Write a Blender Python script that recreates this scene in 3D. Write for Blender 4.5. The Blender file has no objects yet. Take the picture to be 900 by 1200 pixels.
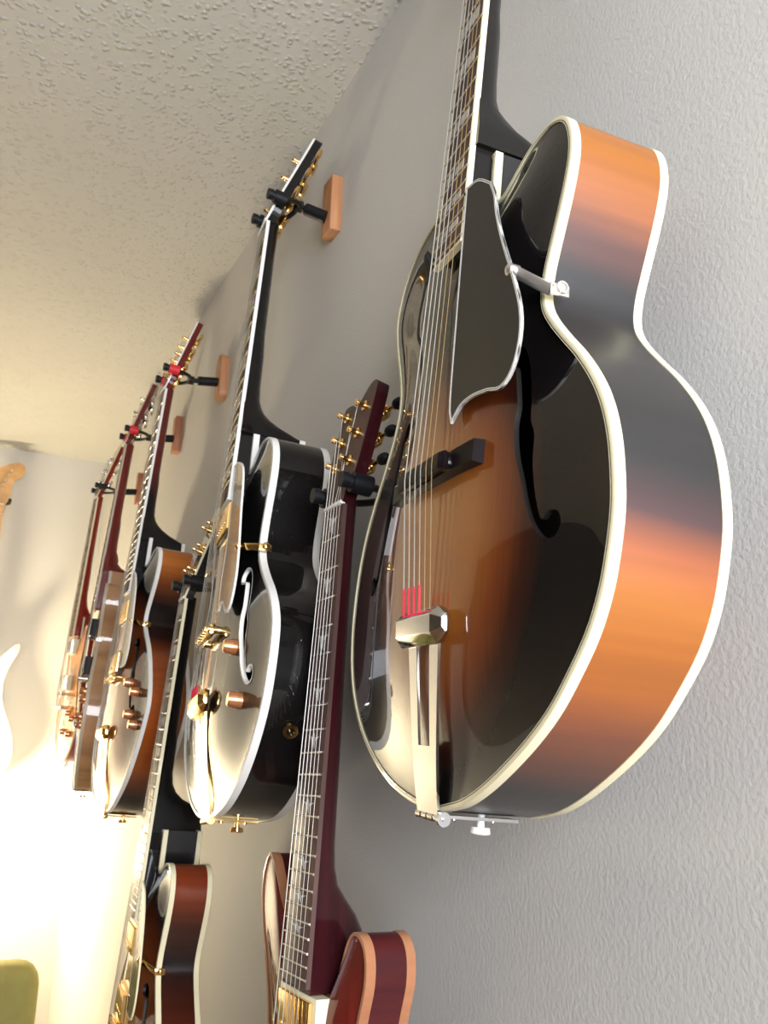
import bpy, bmesh, math, random
from mathutils import Vector, Matrix
random.seed(4)
PI = math.pi
SC = bpy.context.scene
COL = SC.collection

# ------------------------------------------------------------------ camera
H0 = 1.369                                   # eye height above the floor
CAM_X, YAW, PITCH, ROLL, FPX = -0.4812, 0.4432, 0.2362, 0.0304, 1023.74
cam_d = bpy.data.cameras.new('camera'); cam = bpy.data.objects.new('camera', cam_d); COL.objects.link(cam)
fwd = Vector((math.sin(YAW)*math.cos(PITCH), math.cos(YAW)*math.cos(PITCH), math.sin(PITCH)))
rgt = Vector((math.cos(YAW), -math.sin(YAW), 0)); upv = rgt.cross(fwd)
r2 = rgt*math.cos(ROLL) + upv*math.sin(ROLL); u2 = -rgt*math.sin(ROLL) + upv*math.cos(ROLL)
M = Matrix((r2, u2, -fwd)).transposed().to_4x4(); M.translation = Vector((CAM_X, 0, H0)); cam.matrix_world = M
cam_d.sensor_fit = 'HORIZONTAL'; cam_d.sensor_width = 36.0; cam_d.lens = FPX/900*36.0
cam_d.clip_start = 0.02
cam_d.dof.use_dof = True; cam_d.dof.focus_distance = 0.78; cam_d.dof.aperture_fstop = 24.0
SC.camera = cam

# ------------------------------------------------------------------ light and exposure
SC.view_settings.view_transform = 'Standard'; SC.view_settings.look = 'None'
SC.view_settings.gamma = 1.0; SC.view_settings.use_curve_mapping = False
SC.view_settings.exposure = 0.0
wd = bpy.data.worlds.new('world'); SC.world = wd; wd.use_nodes = True
wd.node_tree.nodes['Background'].inputs[0].default_value = (0.55, 0.66, 0.85, 1)
wd.node_tree.nodes['Background'].inputs[1].default_value = 1.6
def area(name, loc, target, sx, sy, power, col):
    d = bpy.data.lights.new(name, 'AREA'); d.shape = 'RECTANGLE'; d.size = sx; d.size_y = sy; d.energy = power; d.color = col
    o = bpy.data.objects.new(name, d); COL.objects.link(o); o.location = loc
    o.rotation_euler = (Vector(target)-Vector(loc)).to_track_quat('-Z', 'Y').to_euler(); return o
# daylight entering by the window in the wall behind the camera
area('window_daylight', (-0.55, -1.20, 1.55), (-0.45, 2, 1.5), 0.9, 1.05, 78, (0.90, 0.94, 1.0))
# floor lamp added out of frame to brighten the far corner
LAMP_P = (-0.60, 3.42, 0.96)

# ------------------------------------------------------------------ materials
BLK = (0.006, 0.005, 0.005)
def new_mat(name):
    m = bpy.data.materials.new(name); m.use_nodes = True
    nt = m.node_tree; b = nt.nodes['Principled BSDF']; return m, nt, b
def setin(b, **k):
    if k.get('Coat_Weight', 0) > 0.4: k['Specular_IOR_Level'] = 0.05; k['Coat_IOR'] = 1.40
    for n, v in k.items():
        n = n.replace('_', ' ')
        if n in b.inputs: b.inputs[n].default_value = v
def simple(name, col, rough=0.4, metal=0.0, coat=0.0, coat_rough=0.03, bump=0.0, bscale=200, var=0.0, vscale=20, emis=None, spec=0.5):
    m, nt, b = new_mat(name)
    setin(b, Base_Color=(*col, 1), Roughness=rough, Metallic=metal, Coat_Weight=coat, Coat_Roughness=coat_rough, Specular_IOR_Level=spec)
    tc = nt.nodes.new('ShaderNodeTexCoord')
    n = nt.nodes.new('ShaderNodeTexNoise'); n.inputs['Scale'].default_value = vscale; n.inputs['Detail'].default_value = 4
    nt.links.new(tc.outputs['Object'], n.inputs['Vector'])
    mx = nt.nodes.new('ShaderNodeMix'); mx.data_type = 'RGBA'
    mx.inputs[6].default_value = (*[c*(1-var) for c in col], 1); mx.inputs[7].default_value = (*[min(1, c*(1+var)) for c in col], 1)
    nt.links.new(n.outputs['Fac'], mx.inputs[0]); nt.links.new(mx.outputs[2], b.inputs['Base Color'])
    if bump:
        n2 = nt.nodes.new('ShaderNodeTexNoise'); n2.inputs['Scale'].default_value = bscale; n2.inputs['Detail'].default_value = 3
        nt.links.new(tc.outputs['Object'], n2.inputs['Vector'])
        bp = nt.nodes.new('ShaderNodeBump'); bp.inputs['Strength'].default_value = bump; bp.inputs['Distance'].default_value = 0.002
        nt.links.new(n2.outputs['Fac'], bp.inputs['Height']); nt.links.new(bp.outputs[0], b.inputs['Normal'])
    if emis:
        setin(b, Emission_Color=(*emis[:3], 1), Emission_Strength=emis[3])
    return m
def ramp(nt, stops):
    r = nt.nodes.new('ShaderNodeValToRGB'); e = r.color_ramp.elements
    while len(e) > 1: e.remove(e[-1])
    e[0].position = stops[0][0]; e[0].color = (*stops[0][1], 1)
    for p, c in stops[1:]:
        x = e.new(p); x.color = (*c, 1)
    return r
def mathn(nt, op, a, b=None):
    n = nt.nodes.new('ShaderNodeMath'); n.operation = op
    for i, v in enumerate((a, b)):
        if v is None: continue
        if isinstance(v, (int, float)): n.inputs[i].default_value = v
        else: nt.links.new(v, n.inputs[i])
    return n.outputs[0]
def burst_top(name, stops, cu=0.0, cv=0.2, ru=0.16, rv=0.25, rough=0.06, grain=60):
    """lacquered sunburst: colour by elliptical distance from the bridge, fine grain along the neck"""
    m, nt, b = new_mat(name)
    tc = nt.nodes.new('ShaderNodeTexCoord'); sp = nt.nodes.new('ShaderNodeSeparateXYZ'); nt.links.new(tc.outputs['Object'], sp.inputs[0])
    x = mathn(nt, 'MULTIPLY', mathn(nt, 'SUBTRACT', sp.outputs[0], cu), 1/ru)
    y = mathn(nt, 'MULTIPLY', mathn(nt, 'SUBTRACT', sp.outputs[1], cv), 1/rv)
    d = mathn(nt, 'SQRT', mathn(nt, 'ADD', mathn(nt, 'MULTIPLY', x, x), mathn(nt, 'MULTIPLY', y, y)))
    mp = nt.nodes.new('ShaderNodeMapping'); mp.inputs['Scale'].default_value = (grain*8, grain*0.25, 8); nt.links.new(tc.outputs['Object'], mp.inputs[0])
    n = nt.nodes.new('ShaderNodeTexNoise'); n.inputs['Scale'].default_value = 1; n.inputs['Detail'].default_value = 3; nt.links.new(mp.outputs[0], n.inputs[0])
    d2 = mathn(nt, 'ADD', d, mathn(nt, 'MULTIPLY', mathn(nt, 'SUBTRACT', n.outputs[0], 0.5), 0.13))
    r = ramp(nt, stops); nt.links.new(mathn(nt, 'MULTIPLY', d2, 0.5), r.inputs[0]); nt.links.new(r.outputs[0], b.inputs['Base Color'])
    setin(b, Roughness=0.35, Coat_Weight=1.0, Coat_Roughness=rough, Specular_IOR_Level=0.3)
    return m
def burst_side(name, stops, length=0.55, rough=0.3, flame=14, haze=0.25, coat=1.0, shoulders=True):
    """sides: colour by the place along the body, faint flame figure across the grain"""
    m, nt, b = new_mat(name)
    tc = nt.nodes.new('ShaderNodeTexCoord'); sp = nt.nodes.new('ShaderNodeSeparateXYZ'); nt.links.new(tc.outputs['Object'], sp.inputs[0])
    v = mathn(nt, 'MULTIPLY', sp.outputs[1], 1/length)
    # the stained band climbs a little towards the back
    v = mathn(nt, 'SUBTRACT', v, mathn(nt, 'MULTIPLY', sp.outputs[2], 0.12))
    mp = nt.nodes.new('ShaderNodeMapping'); mp.inputs['Scale'].default_value = (flame, flame*6, 3); nt.links.new(tc.outputs['Object'], mp.inputs[0])
    n = nt.nodes.new('ShaderNodeTexNoise'); n.inputs['Scale'].default_value = 1; n.inputs['Detail'].default_value = 4; nt.links.new(mp.outputs[0], n.inputs[0])
    r = ramp(nt, stops); nt.links.new(mathn(nt, 'ADD', v, mathn(nt, 'MULTIPLY', mathn(nt, 'SUBTRACT', n.outputs[0], 0.5), 0.012)), r.inputs[0])
    # the stain is black by the neck and at the end block
    mr = nt.nodes.new('ShaderNodeMapRange'); mr.inputs[1].default_value = 0.045 if shoulders else -2; mr.inputs[2].default_value = 0.105 if shoulders else -1; mr.interpolation_type = 'SMOOTHSTEP'
    nt.links.new(mathn(nt, 'ABSOLUTE', sp.outputs[0]), mr.inputs[0])
    mk = nt.nodes.new('ShaderNodeMix'); mk.data_type = 'RGBA'; mk.inputs[6].default_value = (*BLK, 1); nt.links.new(mr.outputs[0], mk.inputs[0]); nt.links.new(r.outputs[0], mk.inputs[7])
    hv = nt.nodes.new('ShaderNodeHueSaturation'); nt.links.new(mk.outputs[2], hv.inputs['Color'])
    nt.links.new(mathn(nt, 'ADD', mathn(nt, 'MULTIPLY', n.outputs[0], 0.5), 0.75), hv.inputs['Value'])
    nt.links.new(hv.outputs[0], b.inputs['Base Color'])
    setin(b, Roughness=rough, Coat_Weight=coat, Coat_Roughness=haze)
    b.inputs['Specular IOR Level'].default_value = 0.4 if haze > 0.3 else 0.1
    return m
def wood(name, c1, c2, rough=0.4, sc=(6, 90, 90), coat=0.0, coat_rough=0.1):
    m, nt, b = new_mat(name)
    tc = nt.nodes.new('ShaderNodeTexCoord'); mp = nt.nodes.new('ShaderNodeMapping'); mp.inputs['Scale'].default_value = sc
    nt.links.new(tc.outputs['Object'], mp.inputs[0])
    n = nt.nodes.new('ShaderNodeTexNoise'); n.inputs['Scale'].default_value = 1; n.inputs['Detail'].default_value = 5; nt.links.new(mp.outputs[0], n.inputs[0])
    r = ramp(nt, [(0.3, c1), (0.7, c2)]); nt.links.new(n.outputs[0], r.inputs[0]); nt.links.new(r.outputs[0], b.inputs['Base Color'])
    setin(b, Roughness=rough, Coat_Weight=coat, Coat_Roughness=coat_rough)
    return m
def plaster(name, col, scale, strength, dist, knock=False, var=0.03, rough=0.7):
    m, nt, b = new_mat(name)
    tc = nt.nodes.new('ShaderNodeTexCoord')
    n = nt.nodes.new('ShaderNodeTexNoise'); n.inputs['Scale'].default_value = scale; n.inputs['Detail'].default_value = 3; n.inputs['Roughness'].default_value = 0.55
    nt.links.new(tc.outputs['Object'], n.inputs[0])
    h = n.outputs[0]
    if knock:
        # blobs of sprayed plaster: soft round cells of uneven height
        vo = nt.nodes.new('ShaderNodeTexVoronoi'); vo.feature = 'SMOOTH_F1'; vo.inputs['Scale'].default_value = scale; vo.inputs['Smoothness'].default_value = 0.35
        n.inputs['Scale'].default_value = scale*0.45
        wv = nt.nodes.new('ShaderNodeVectorMath'); wv.operation = 'MULTIPLY_ADD'; wv.inputs[1].default_value = (0.012, 0.012, 0.012)
        nt.links.new(n.outputs['Color'], wv.inputs[0]); nt.links.new(tc.outputs['Object'], wv.inputs[2]); nt.links.new(wv.outputs[0], vo.inputs['Vector'])
        r = ramp(nt, [(0.10, (1, 1, 1)), (0.52, (0, 0, 0))]); nt.links.new(vo.outputs['Distance'], r.inputs[0])
        r.color_ramp.interpolation = 'EASE'
        g2_ = ramp(nt, [(0.42, (0, 0, 0)), (0.60, (1, 1, 1))]); nt.links.new(n.outputs['Fac'], g2_.inputs[0])
        h = mathn(nt, 'MULTIPLY', r.outputs[0], mathn(nt, 'ADD', g2_.outputs[0], 0.25))
    bp = nt.nodes.new('ShaderNodeBump'); bp.inputs['Strength'].default_value = strength; bp.inputs['Distance'].default_value = dist
    nt.links.new(h, bp.inputs['Height']); nt.links.new(bp.outputs[0], b.inputs['Normal'])
    n2 = nt.nodes.new('ShaderNodeTexNoise'); n2.inputs['Scale'].default_value = 1.7; nt.links.new(tc.outputs['Object'], n2.inputs[0])
    r2_ = ramp(nt, [(0.3, tuple(c*(1-var) for c in col)), (0.7, tuple(min(1, c*(1+var)) for c in col))]); nt.links.new(n2.outputs[0], r2_.inputs[0])
    nt.links.new(r2_.outputs[0], b.inputs['Base Color']); setin(b, Roughness=rough, Specular_IOR_Level=0.3)
    return m

m_wall = plaster('wall_paint', (0.62, 0.605, 0.575), 230, 0.32, 0.0016)
m_ceil = plaster('ceiling_plaster', (0.52, 0.515, 0.48), 85, 0.6, 0.0045, knock=True)
m_floor = wood('floor_boards', (0.16, 0.09, 0.05), (0.26, 0.16, 0.09), 0.4, (8, 2, 8), 0.3)
m_wall_dark = wood('dark_panelling', (0.035, 0.026, 0.02), (0.06, 0.045, 0.035), 0.6, (8, 8, 1))
m_trim = simple('trim_paint', (0.75, 0.74, 0.71), 0.35)
m_cream = simple('cream_binding', (0.82, 0.74, 0.50), 0.3, coat=0.5, var=0.04)
m_white = simple('white_binding', (0.80, 0.78, 0.74), 0.3, coat=0.5)
m_tan_bind = simple('aged_binding', (0.45, 0.38, 0.28), 0.4)
m_gold = simple('gold_plate', (0.90, 0.60, 0.24), 0.16, 1.0)
m_chrome = simple('chrome_plate', (0.62, 0.61, 0.60), 0.09, 1.0)
m_nickel = simple('nickel_satin', (0.80, 0.76, 0.72), 0.42, 1.0)
m_blackpl = simple('black_rubber', (0.006, 0.006, 0.008), 0.5, bump=0.1, spec=0.3)
m_blackmetal = simple('black_painted_steel', (0.014, 0.012, 0.011), 0.4, spec=0.4)
m_redpad = simple('red_tape', (0.72, 0.02, 0.03), 0.5)
m_redsilk = simple('red_silk_winding', (0.75, 0.03, 0.07), 0.55, bump=0.4, bscale=900)
m_rose = wood('rosewood', (0.040, 0.018, 0.016), (0.10, 0.045, 0.035), 0.5, (160, 8, 60))
m_ebony = simple('ebony', (0.008, 0.005, 0.006), 0.40, spec=0.10, coat_rough=0.15, var=0.2)
m_pearl = simple('pearl_inlay', (0.50, 0.50, 0.48), 0.25, var=0.35, vscale=300, coat=0.5)
m_frets = simple('fret_wire', (0.80, 0.78, 0.74), 0.18, 1.0)
m_steel = simple('string_steel', (0.78, 0.76, 0.72), 0.28, 1.0)
m_bronze = simple('string_bronze', (0.72, 0.50, 0.26), 0.3, 1.0)
m_guard = simple('satin_black_pickguard', (0.014, 0.013, 0.012), 0.38, spec=0.35)
m_fedge = simple('blackened_hole_edge', (0.01, 0.008, 0.007), 0.5, spec=0.3)
m_guardgloss = simple('glossy_black_pickguard', (0.02, 0.018, 0.017), 0.2, coat=1.0, coat_rough=0.04)
m_blk_lac = simple('black_lacquer', BLK, 0.3, coat=1.0, coat_rough=0.02)
m_blk_neck = simple('black_neck_lacquer', (0.013, 0.012, 0.011), 0.35, coat=0.7, coat_rough=0.18)
m_mahog = wood('mahogany_neck', (0.10, 0.012, 0.010), (0.17, 0.026, 0.018), 0.35, (90, 6, 90), 0.7, 0.15)
m_wine = wood('wine_red_neck', (0.022, 0.004, 0.006), (0.042, 0.007, 0.009), 0.3, (90, 6, 90), 1.0, 0.08)
m_cherry = wood('cherry_neck', (0.17, 0.012, 0.008), (0.26, 0.022, 0.012), 0.35, (90, 6, 90), 0.8, 0.12)
m_dark_wood_in = simple('bare_spruce_inside', (0.30, 0.20, 0.11), 0.8, var=0.1)
m_amberknob = simple('copper_knob', (0.55, 0.23, 0.10), 0.25, 0.7, coat=0.8)
m_neck_faded = burst_side('maroon_to_black_neck', [(0.0, BLK), (0.64, BLK), (0.70, (0.10, 0.014, 0.010)), (1.0, (0.13, 0.018, 0.014))], length=1.0, haze=0.15, shoulders=False)
m_block = wood('oak_block', (0.42, 0.18, 0.075), (0.60, 0.29, 0.14), 0.5, (60, 60, 7))
m_block2 = wood('cherry_block', (0.36, 0.13, 0.06), (0.48, 0.19, 0.09), 0.5, (60, 60, 7))

AMB = (0.32, 0.088, 0.010)
m_top_big = burst_top('amber_sunburst_top', [(0.0, (0.36, 0.14, 0.028)), (0.26, (0.32, 0.11, 0.020)), (0.40, (0.17, 0.038, 0.008)), (0.50, (0.035, 0.008, 0.004)), (0.58, BLK)], 0.002, 0.197, 0.130, 0.150, 0.025)
m_side_big = burst_side('amber_sunburst_side', [(0.0, BLK), (0.045, (0.012, 0.008, 0.008)), (0.12, (0.20, 0.055, 0.02)), (0.17, AMB), (0.255, (0.34, 0.105, 0.010)), (0.30, (0.30, 0.075, 0.018)), (0.345, (0.05, 0.018, 0.018)), (0.40, (0.014, 0.012, 0.012)),
    (0.70, (0.012, 0.011, 0.012)), (0.755, (0.10, 0.035, 0.025)), (0.80, (0.28, 0.08, 0.018)), (0.87, (0.31, 0.098, 0.008)), (1.0, (0.29, 0.088, 0.008))], haze=0.42, rough=0.45)
RED = (0.33, 0.075, 0.012)
m_top_red = burst_top('tobacco_sunburst_top', [(0.0, (0.42, 0.16, 0.04)), (0.25, (0.33, 0.09, 0.02)), (0.42, (0.14, 0.03, 0.008)), (0.55, BLK)], 0.0, 0.2, 0.17, 0.23, 0.03)
m_side_red = burst_side('tobacco_sunburst_side', [(0.0, BLK), (0.06, (0.01, 0.006, 0.006)), (0.14, (0.24, 0.06, 0.014)), (0.30, RED), (0.50, (0.24, 0.05, 0.010)), (0.60, (0.02, 0.008, 0.006)), (0.72, (0.012, 0.008, 0.007)), (0.79, (0.18, 0.045, 0.012)), (0.86, (0.40, 0.12, 0.02)), (1.0, (0.28, 0.07, 0.014))], haze=0.12)
m_side_deep = burst_side('deep_red_sunburst_side', [(0.0, BLK), (0.2, (0.09, 0.015, 0.006)), (0.36, (0.14, 0.025, 0.008)), (0.52, (0.06, 0.012, 0.006)), (0.62, (0.010, 0.006, 0.006)), (0.72, (0.05, 0.012, 0.006)), (0.80, (0.19, 0.034, 0.010)), (0.90, (0.17, 0.028, 0.009)), (1.0, (0.10, 0.018, 0.008))], haze=0.10)
m_flame = wood('flamed_maple', (0.30, 0.15, 0.07), (0.50, 0.29, 0.15), 0.3, (40, 5, 5), 1.0, 0.05)
m_flame_top = wood('flamed_maple_top', (0.40, 0.21, 0.09), (0.56, 0.33, 0.16), 0.3, (4, 50, 4), 1.0, 0.03)
m_ambertop = burst_top('honey_flame_top', [(0.0, (0.75, 0.36, 0.08)), (0.35, (0.66, 0.25, 0.05)), (0.5, (0.50, 0.10, 0.02))], 0, 0.2, 0.17, 0.25, 0.05)
m_cherry_body = wood('cherry_body', (0.16, 0.010, 0.010), (0.24, 0.02, 0.014), 0.3, (20, 6, 20), 1.0, 0.05)
m_wine_top = wood('wine_red_top', (0.10, 0.010, 0.008), (0.17, 0.020, 0.012), 0.3, (60, 8, 20), 1.0, 0.04)
m_wine_side = wood('wine_red_side', (0.045, 0.008, 0.010), (0.085, 0.013, 0.014), 0.3, (8, 60, 8), 1.0, 0.06)
m_natural_bind = wood('bare_maple_binding', (0.34, 0.14, 0.07), (0.44, 0.20, 0.10), 0.35, (40, 40, 6), 0.6)
m_maple = wood('maple_neck', (0.62, 0.34, 0.15), (0.74, 0.45, 0.21), 0.35, (40, 6, 40), 0.5)
m_whitebody = simple('white_lacquer', (0.80, 0.79, 0.74), 0.3, coat=1.0)
m_olive = simple('olive_fabric', (0.34, 0.31, 0.10), 0.9, bump=0.6, bscale=700, var=0.15, vscale=30)

# ------------------------------------------------------------------ mesh helpers
def link(name, bm, mat, parent=None, smooth=True, mats=None, mw=None):
    me = bpy.data.meshes.new(name)
    bmesh.ops.recalc_face_normals(bm, faces=bm.faces) if False else None
    bm.to_mesh(me); bm.free()
    o = bpy.data.objects.new(name, me); COL.objects.link(o)
    for mm in (mats or [mat]): me.materials.append(mm)
    if smooth:
        me.polygons.foreach_set('use_smooth', [True]*len(me.polygons))
        try: me.set_sharp_from_angle(angle=math.radians(38))
        except Exception: pass
    if parent is not None: o.parent = parent
    if mw is not None: o.matrix_local = mw
    return o
def empty(name, label, cat, group=None, matrix=None):
    o = bpy.data.objects.new(name, None); COL.objects.link(o); o.empty_display_size = 0.05
    o['label'] = label; o['category'] = cat
    if group: o['group'] = group
    if matrix is not None: o.matrix_world = matrix
    return o
def bmbox(bm, c, s, rot=None, bev=0.0):
    r = bmesh.ops.create_cube(bm, size=1.0); vs = r['verts']
    bmesh.ops.scale(bm, vec=s, verts=vs)
    if bev:
        es = list({e for v in vs for e in v.link_edges})
        rb = bmesh.ops.bevel(bm, geom=es, offset=bev, segments=2, affect='EDGES', profile=0.5)
        vs = list({v for f in rb['faces'] for v in f.verts} | {v for v in vs if v.is_valid})
        allv = set(vs); vs = list(allv)
    m = Matrix.Translation(Vector(c))
    if rot is not None: m = m @ rot.to_4x4()
    bmesh.ops.transform(bm, matrix=m, verts=vs)
def bmcyl(bm, p0, p1, r0, r1=None, seg=16, caps=True):
    r1 = r0 if r1 is None else r1
    p0, p1 = Vector(p0), Vector(p1); d = p1-p0
    m = Matrix.Translation((p0+p1)/2) @ d.to_track_quat('Z', 'Y').to_matrix().to_4x4()
    bmesh.ops.create_cone(bm, cap_ends=caps, segments=seg, radius1=r0, radius2=r1, depth=d.length, matrix=m)
def bmtube(bm, pts, r, seg=8, caps=True):
    pts = [Vector(p) for p in pts]; rings = []
    rs = r if isinstance(r, (list, tuple)) else [r]*len(pts)
    ref = None
    for i, p in enumerate(pts):
        t = (pts[min(i+1, len(pts)-1)]-pts[max(i-1, 0)]).normalized()
        if ref is None:
            ref = Vector((0, 0, 1)) if abs(t.z) < 0.9 else Vector((1, 0, 0))
        a = ref.cross(t).normalized(); b = t.cross(a).normalized(); ref = b
        rings.append([bm.verts.new(p+(a*math.cos(2*PI*k/seg)+b*math.sin(2*PI*k/seg))*rs[i]) for k in range(seg)])
    for A, B in zip(rings, rings[1:]):
        for k in range(seg): bm.faces.new((A[k], A[(k+1) % seg], B[(k+1) % seg], B[k]))
    if caps:
        bm.faces.new(rings[0][::-1]); bm.faces.new(rings[-1])
def bmprism(bm, poly, w0, w1, wf=None, bev=0.0):
    """polygon in (u,v) extruded from w0 to w1 (wf: optional function giving an offset in w)"""
    f = wf or (lambda u, v: 0.0)
    A = [bm.verts.new((u, v, w0+f(u, v))) for u, v in poly]; B = [bm.verts.new((u, v, w1+f(u, v))) for u, v in poly]
    n = len(poly)
    area2 = sum(poly[i][0]*poly[(i+1) % n][1]-poly[(i+1) % n][0]*poly[i][1] for i in range(n))
    ccw = area2 > 0
    lo, hi = (A, B) if w1 > w0 else (B, A)
    bm.faces.new(lo[::-1] if ccw else lo); top = bm.faces.new(hi if ccw else hi[::-1])
    for i in range(n):
        j = (i+1) % n
        q = (lo[i], lo[j], hi[j], hi[i]); bm.faces.new(q if ccw else q[::-1])
    if bev: bmesh.ops.bevel(bm, geom=list(top.edges), offset=bev, segments=2, affect='EDGES', profile=0.5)
def catmull(P, n=4, closed=True, corners=()):
    out = []; N = len(P)
    rng = range(N) if closed else range(N-1)
    for i in rng:
        g = lambda k: Vector((*P[k % N], 0)) if closed else Vector((*P[max(0, min(N-1, k))], 0))
        p0, p1, p2, p3 = g(i-1), g(i), g(i+1), g(i+2)
        if i % N in corners: p0 = p1-(p2-p1)
        if (i+1) % N in corners: p3 = p2+(p2-p1)
        for k in range(n):
            t = k/n
            q = 0.5*((2*p1)+(-p0+p2)*t+(2*p0-5*p1+4*p2-p3)*t*t+(-p0+3*p1-3*p2+p3)*t**3)
            out.append((q.x, q.y))
    if not closed: out.append(tuple(P[-1]))
    return out
def offset(P, d):
    """move a closed ccw outline outwards by d"""
    n = len(P); out = []
    for i in range(n):
        a, b, c = Vector(P[i-1]), Vector(P[i]), Vector(P[(i+1) % n])
        t1 = (b-a).normalized() if (b-a).length > 1e-9 else Vector((1, 0)); t2 = (c-b).normalized() if (c-b).length > 1e-9 else t1
        n1 = Vector((t1.y, -t1.x)); n2 = Vector((t2.y, -t2.x)); m = n1+n2
        if m.length < 1e-6: m = n1
        m.normalize(); k = 1/max(0.5, m.dot(n1)); out.append((b.x+m.x*d*k, b.y+m.y*d*k))
    return out
def ring(bm, P, prof, wf=None):
    """sweep a profile [(offset, w)] round the closed outline P"""
    f = wf or (lambda u, v: 0.0); loops = []
    for d, w in prof:
        Q = offset(P, d); loops.append([bm.verts.new((u, v, w+f(u, v))) for u, v in Q])
    n = len(P); m = len(prof)
    for k in range(m):
        A, B = loops[k], loops[(k+1) % m]
        for i in range(n):
            j = (i+1) % n; bm.faces.new((A[i], A[j], B[j], B[i]))
    bmesh.ops.recalc_face_normals(bm, faces=bm.faces)

# ------------------------------------------------------------------ outlines (u towards treble, v up the neck)
TREB = [(0.032, 0.005), (0.056, 0.011), (0.088, 0.025), (0.128, 0.048), (0.158, 0.070), (0.179, 0.092), (0.197, 0.115), (0.208, 0.137), (0.214, 0.158), (0.218, 0.185), (0.217, 0.208), (0.213, 0.232), (0.205, 0.255), (0.193, 0.276), (0.175, 0.299), (0.156, 0.319), (0.139, 0.338), (0.129, 0.353), (0.1265, 0.367), (0.129, 0.382), (0.134, 0.396), (0.141, 0.414), (0.147, 0.430), (0.152, 0.446), (0.155, 0.462), (0.154, 0.478), (0.148, 0.494), (0.138, 0.504), (0.123, 0.510), (0.107, 0.510), (0.090, 0.507), (0.075, 0.501), (0.060, 0.494), (0.047, 0.490)]
BASS = [(-0.034, 0.003), (-0.060, 0.007), (-0.090, 0.014), (-0.131, 0.030), (-0.170, 0.053), (-0.200, 0.082), (-0.217, 0.110), (-0.226, 0.140), (-0.229, 0.172), (-0.226, 0.208), (-0.216, 0.243), (-0.200, 0.274), (-0.180, 0.303), (-0.161, 0.332), (-0.151, 0.356), (-0.149, 0.378), (-0.156, 0.402), (-0.168, 0.430), (-0.178, 0.456), (-0.181, 0.480), (-0.173, 0.505), (-0.155, 0.528), (-0.131, 0.542), (-0.105, 0.549), (-0.070, 0.552)]
def archtop_outline(su=1.0, sv=1.0, treb=None, bass=None, nb=0.034, vj=0.553, vh=0.494):
    T = treb or [(u*su, v*sv) for u, v in TREB]; B = bass or [(u*su, v*sv) for u, v in BASS]
    P = [(0.0, 0.0)] + T + [(nb, vh*sv if treb is None else vh), (nb, vj*sv if bass is None else vj), (-nb, vj*sv if bass is None else vj)] + B[::-1]
    k = 1+len(T); return P, (k, k+1, k+2)

FHOLE_ = [(0.116, 0.311), (0.121, 0.296), (0.1255, 0.278), (0.1245, 0.262), (0.129, 0.241), (0.137, 0.221), (0.144, 0.202), (0.153, 0.186), (0.165, 0.176), (0.176, 0.176), (0.181, 0.184), (0.177, 0.192), (0.168, 0.193), (0.162, 0.189), (0.158, 0.196), (0.153, 0.211), (0.149, 0.232), (0.1485, 0.250), (0.143, 0.262), (0.141, 0.278), (0.136, 0.298), (0.129, 0.316), (0.119, 0.328), (0.108, 0.331), (0.101, 0.325), (0.102, 0.316), (0.110, 0.313)]

FHOLE = [(u-0.013, v+0.003) for u, v in FHOLE_]

# ------------------------------------------------------------------ guitar
def arched_plate(P, corners_mm, H, t0, thick, spine, sgn=1.0, rings=16):
    """carved plate: rim outline P at w=t0 rising sgn*H to the spine; returns a closed bmesh"""
    bm = bmesh.new(); n = len(P); loops = []
    v0, v1 = spine
    tg = [(u*0.10, max(v0, min(v1, v0+(v-v0)*0.92))) for u, v in P]
    def hgt(s): return H*(0.5-0.5*math.cos(PI*min(1, s**0.80)))
    for k in range(rings+1):
        s = 0.985*(k/rings)**1.15
        loops.append([bm.verts.new((p[0]+(q[0]-p[0])*s, p[1]+(q[1]-p[1])*s, t0+sgn*hgt(s))) for p, q in zip(P, tg)])
    for A, B in zip(loops, loops[1:]):
        for i in range(n):
            j = (i+1) % n; bm.faces.new((A[i], A[j], B[j], B[i]))
    bm.faces.new(loops[-1])
    base = [bm.verts.new((p[0], p[1], t0-sgn*thick)) for p in P]
    # underside follows the outside at the plate's thickness
    under = [base]
    for k in range(2, rings+1, 3):
        s = 0.985*(k/rings)**1.15
        under.append([bm.verts.new((p[0]+(q[0]-p[0])*s, p[1]+(q[1]-p[1])*s, t0+sgn*(hgt(s)-thick))) for p, q in zip(P, tg)])
    for A, B in zip(under, under[1:]):
        for i in range(n):
            j = (i+1) % n; bm.faces.new((A[i], B[i], B[j], A[j]))
    bm.faces.new(under[-1][::-1])
    for i in range(n):
        j = (i+1) % n; bm.faces.new((loops[0][i], base[i], base[j], loops[0][j]))
    bmesh.ops.recalc_face_normals(bm, faces=bm.faces)
    return bm, hgt
def cut(o, cutters):
    """carve the f-holes out of the plate for good (no cutter stays in the scene)"""
    dg = None
    for c in cutters:
        md = o.modifiers.new('cut', 'BOOLEAN'); md.operation = 'DIFFERENCE'; md.object = c; md.solver = 'EXACT'; md.material_mode = 'TRANSFER'
    bpy.context.view_layer.update(); dg = bpy.context.evaluated_depsgraph_get()
    me = bpy.data.meshes.new_from_object(o.evaluated_get(dg)); old = o.data
    o.modifiers.clear(); o.data = me; bpy.data.meshes.remove(old)
    me.polygons.foreach_set('use_smooth', [True]*len(me.polygons)); me.set_sharp_from_angle(angle=math.radians(38))
    for c in cutters:
        d = c.data; bpy.data.objects.remove(c); bpy.data.meshes.remove(d)

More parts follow.
